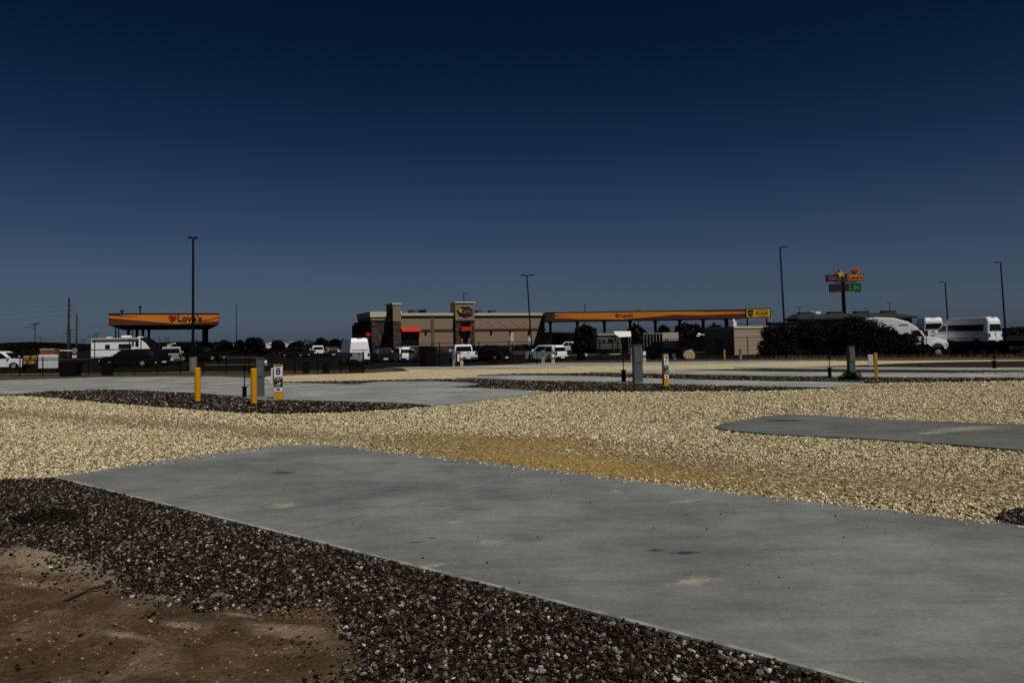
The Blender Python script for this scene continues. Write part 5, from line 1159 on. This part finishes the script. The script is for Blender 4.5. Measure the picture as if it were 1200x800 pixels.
def boulder(px, py, w_, h_, seed, label, D=None):
    D = D or 62; x = XH(px, D); bm = bmesh.new(); bmesh.ops.create_icosphere(bm, subdivisions=3, radius=.5); r_ = random.Random(seed); pl_ = [(Vector((r_.gauss(0, 1), r_.gauss(0, 1), r_.gauss(0, 1))).normalized(), r_.uniform(.3, .42)) for _ in range(14)]
    for v in bm.verts:
        for nn, dd in pl_:
            k = v.co.dot(nn)-dd
            if k > 0: v.co -= nn*k
        v.co = Vector((v.co.x*w_*1.2, v.co.y*w_, v.co.z*h_*1.25))
    me = bpy.data.meshes.new('boulder'); bm.to_mesh(me); bm.free(); me.materials.append(rock); o = bpy.data.objects.new('boulder', me); COL.objects.link(o); o.location = (x, D, zf(x, D)+h_*.42); tag(o, label, 'boulder', 'tan boulders')
boulder(807, 0, .95, 1.25, 3, 'tan boulder right of the dark blue pickup', 64); boulder(683, 0, 1.2, .5, 4, 'low flat tan boulder left of the campers', 95); boulder(790, 0, .5, .3, 6, 'small tan boulder behind the dark blue pickup', 72)
# kerbs and islands of the lot
def kerb(px0, D0, px1, D1_, label, w_=.8, h_=.14):
    a, b = Vector((XH(px0, D0), D0, 0)), Vector((XH(px1, D1_), D1_, 0)); n_ = 14; mb = MB(); dd = (b-a).normalized(); nn = Vector((-dd.y, dd.x, 0))*w_/2
    vs = []; 
    for i in range(n_+1):
        p = a.lerp(b, i/n_); z = zf(p.x, p.y)+.05; vs += [p+nn+Vector((0, 0, z-.1)), p+nn+Vector((0, 0, z+h_)), p-nn+Vector((0, 0, z+h_)), p-nn+Vector((0, 0, z-.1))]
    fs = [(4*i+j, 4*i+(j+1) % 4, 4*i+4+(j+1) % 4, 4*i+4+j) for i in range(n_) for j in range(4)]+[(0, 1, 2, 3), (4*n_, 4*n_+1, 4*n_+2, 4*n_+3)]
    mb.add(vs, fs).build('kerb', conc2, kind='structure')
kerb(585, 142, 700, 150, '', 2.0); kerb(590, 115, 616, 124, '', 1.6); kerb(-40, 120, 110, 126, '', 1.5); kerb(655, 100, 900, 112, '', 1.2); kerb(200, 112, 300, 118, '', 1.2); kerb(240, 72, 330, 74, '', .6)
# white board, orange box trailer, crate cage, sign, barrier at far left
D = 52; p0, p1 = PT(45, 431.5, D), PT(68, 415.2, D); z0 = zf(p0.x, D); t_ = thing('white_board', 'white board with a dark line across, on short legs at far left', 'board', (p0.x, D, z0)); w_ = p1.x-p0.x
zm_ = p0.z+(p1.z-p0.z)*.63-z0
MB().bx(0, w_, -.03, .03, p0.z-z0, zm_-.03).build('lower_panel', wsign, t_); MB().bx(0, w_, -.03, .03, zm_+.03, p1.z-z0).build('upper_panel', wsign, t_); MB().bx(-.02, w_+.02, -.04, .02, zm_-.029, zm_+.029).build('middle_rail', gsteel, t_)
for q in (.1, w_-.1): MB().bx(q-.04, q+.04, .031, .09, 0, p1.z-z0).build('leg', bsteel, t_)
D = 72; p0, p1 = PT(46.5, 417, D), PT(63.5, 408.3, D); z0 = zf(p0.x, D); t_ = thing('orange_box', 'rusty orange box trailer behind the white board', 'trailer', (p0.x, D, z0)); w_ = p1.x-p0.x
MB().bx(0, w_, 0, .9, .55, p1.z-z0).build('body', mat('rust_orange', (.22, .06, .02), .7, noise=.4, nscale=2), t_, bevel=.03); MB().bx(.02, w_-.02, -.03, -.002, p1.z-z0-.12, p1.z-z0-.02).build('top_rail', cornice, t_)
for q in (.35, w_-.35): MB().cyl((q, .1, .3), (q, .35, .3), .3, .3, 12).build('wheel', rubber, t_)
D = 60; p0, p1 = PT(29, 427, D), PT(45, 416, D); z0 = zf(p0.x, D); t_ = thing('cage_of_crates', 'rack of yellow and brown crates left of the white board', 'rack', (p0.x, D, z0)); w_ = p1.x-p0.x; hh = p1.z-p0.z
ym = mat('crate_yellow', (.42, .27, .05), .6); bmn = mat('crate_brown', (.14, .05, .03), .6)
for r_ in range(2):
    for c_ in range(5):
        MB().box((w_*(c_+.5)/5, 0, p0.z-z0+hh*(r_+.5)/2), (w_/5*.86, .4, hh/2*.84)).build('crate', (ym, bmn)[(c_+r_*2) % 3 == 1], t_, bevel=.01)
MB().bx(-.05, w_+.05, -.22, .22, p0.z-z0-.08, p0.z-z0-.01).bx(-.05, w_+.05, -.22, .22, p0.z-z0+hh/2-.02, p0.z-z0+hh/2+.02).bx(-.08, -.03, -.22, .22, 0, p0.z-z0+hh).bx(w_+.03, w_+.08, -.22, .22, 0, p0.z-z0+hh).build('frame', bsteel, t_)
D = 58; x = XH(87.5, D); z0 = zf(x, D); t_ = thing('road_sign', 'round grey road sign with a white plate beneath, left of the camper trailer', 'sign', (x, D, z0))
zz = ZH(87.5, 411, D)-z0; MB().cyl((0, -.03, zz), (0, .0, zz), .23, .23, 16).build('round_plate', gsteel2, t_); zz2 = ZH(87.5, 417.8, D)-z0; MB().bx(-.17, .17, -.03, 0, zz2-.11, zz2+.11).build('white_plate', white, t_); MB().cyl((0, .03, 0), (0, .03, zz+.2), .03, .03, 8).build('post', bsteel, t_)
D = 80; a, b = PT(64, 410.5, D), PT(85, 411, D); z0 = zf(a.x, D); t_ = thing('barrier_arm', 'pale horizontal barrier rail behind the round road sign', 'barrier', (a.x, D, z0)); MB().cyl((0, 0, a.z-z0), (b.x-a.x, 0, b.z-z0), .07, .07, 8).build('rail', wsign, t_)
for q in (.1, b.x-a.x-.1): MB().cyl((q, .1, 0), (q, .1, a.z-z0), .05, .05, 6).build('post', bsteel, t_)
# tall narrow banner and the sign on the double lamp
def narrow(px, py0, py1, D, w_, cols, label, nm, bandz):
    x = XH(px, D); z0 = zf(x, D); zt_ = ZH(px, py0, D)-z0; zb2_ = ZH(px, py1, D)-z0; t_ = thing(nm, label, 'sign', (x, D, z0))
    MB().bx(-w_/2, w_/2, -.03, .0, zb2_+(zt_-zb2_)*bandz, zt_).build('upper_face', cols[0], t_); MB().bx(-w_/2, w_/2, -.03, .0, zb2_, zb2_+(zt_-zb2_)*bandz-.005).build('lower_face', cols[1], t_)
    mb = MB()
    for k in range(5): mb.box((0, -.034, zb2_+(zt_-zb2_)*(bandz+.12+k*.13)), (w_*.5, .006, (zt_-zb2_)*.05))
    mb.build('print', cols[2], t_); MB().cyl((0, .05, 0), (0, .05, zt_), .035, .035, 8).build('post', bsteel, t_)
narrow(600.3, 389.8, 401.5, 57.5, .20, (wsign, syel, sred), 'narrow white banner sign with yellow foot before the tan wall', 'banner_sign', .2)
narrow(620.5, 395, 404.5, 57.5, .18, (wsign, mat('sign_blue', (.08, .2, .32), .6), gsteel), 'narrow white and blue sign right of the narrow banner', 'blue_sign', .4)
# yard things behind the picket fence
D = 104; p0, p1 = PT(720, 395, D), PT(739.5, 387.6, D); z0 = zf(p0.x, D); t_ = thing('shade_awning', 'bright white awning behind the picket fence', 'awning', (p0.x, D, z0)); w_ = p1.x-p0.x
MB().add([(0, .3, p1.z-z0), (w_, .3, p1.z-z0-.05), (w_, 0, p0.z-z0+.05), (w_*.3, 0, p0.z-z0), (w_*.06, .1, p0.z-z0+.45), (0, .36, p1.z-z0), (w_, .36, p1.z-z0-.05), (w_, .06, p0.z-z0+.05), (w_*.3, .06, p0.z-z0), (w_*.06, .16, p0.z-z0+.45)], [(4, 3, 2, 1, 0), (5, 6, 7, 8, 9), (0, 1, 6, 5), (1, 2, 7, 6), (2, 3, 8, 7), (3, 4, 9, 8), (4, 0, 5, 9)]).build('sheet', white, t_)
for a, b in ((0.05, 2), (w_-.05, 2), (w_-.05, .05), (w_*.36, .05)): MB().cyl((a, b, 0), (a, b, p0.z-z0-.08), .04, .04, 6).build('pole', gsteel2, t_)
D = 108; p0, p1 = PT(754, 397, D), PT(795, 389.3, D); z0 = zf(p0.x, D); t_ = thing('storage_container', 'beige storage container with open slatted left half', 'container', (p0.x, D, z0)); w_ = p1.x-p0.x; hh = p1.z-z0
MB().bx(w_*.54, w_, 0, 2.4, p0.z-z0-.4, hh).build('panel_box', mat('container_beige', (.36, .34, .24), .8), t_, bevel=.03); MB().bx(0, w_*.54-.01, -.05, 2.4, hh-.18, hh-.02).build('roof_rail', mat('pale_rail', (.2, .19, .15), .8), t_); MB().bx(0, w_*.53, 1.2, 1.3, 0, hh-.2).build('back_wall', greyp, t_)
for k in range(6): MB().bx(k*w_*.09, k*w_*.09+.1, -.03, .05, 0, hh-.19).build('slat', gsteel2, t_)
MB().bx(w_*.54, w_, .1, 2.3, 0, p0.z-z0-.41).build('plinth', bsteel, t_)
D = 100; p = PT(820, 392.5, D); z0 = zf(p.x, D); t_ = thing('white_antenna', 'white dish and bracket left of the block hut', 'antenna', (p.x, D, z0)); MB().cyl((0, 0, 0), (0, 0, p.z-z0), .04, .04, 6).build('mast', bsteel, t_); MB().box((.25, 0, p.z-z0+.05), (.8, .3, .14)).box((-.25, 0, p.z-z0-.12), (.4, .3, .2)).build('bracket', white, t_, bevel=.03); MB().dome((-.1, 0, p.z-z0+.05), .25, .2, .25, 10, 4).build('dish', white, t_)
D = 88; x = XH(720, D); t_ = thing('low_bench', 'low pale slab bench before the campers', 'bench', (x, D, zf(x, D)+.05)); MB().bx(-.65, .65, -.2, .2, .35, .45).build('seat', cornice, t_)
for q in (-.5, .5): MB().bx(q-.06, q+.06, -.15, .15, 0, .349).build('leg', bsteel, t_)
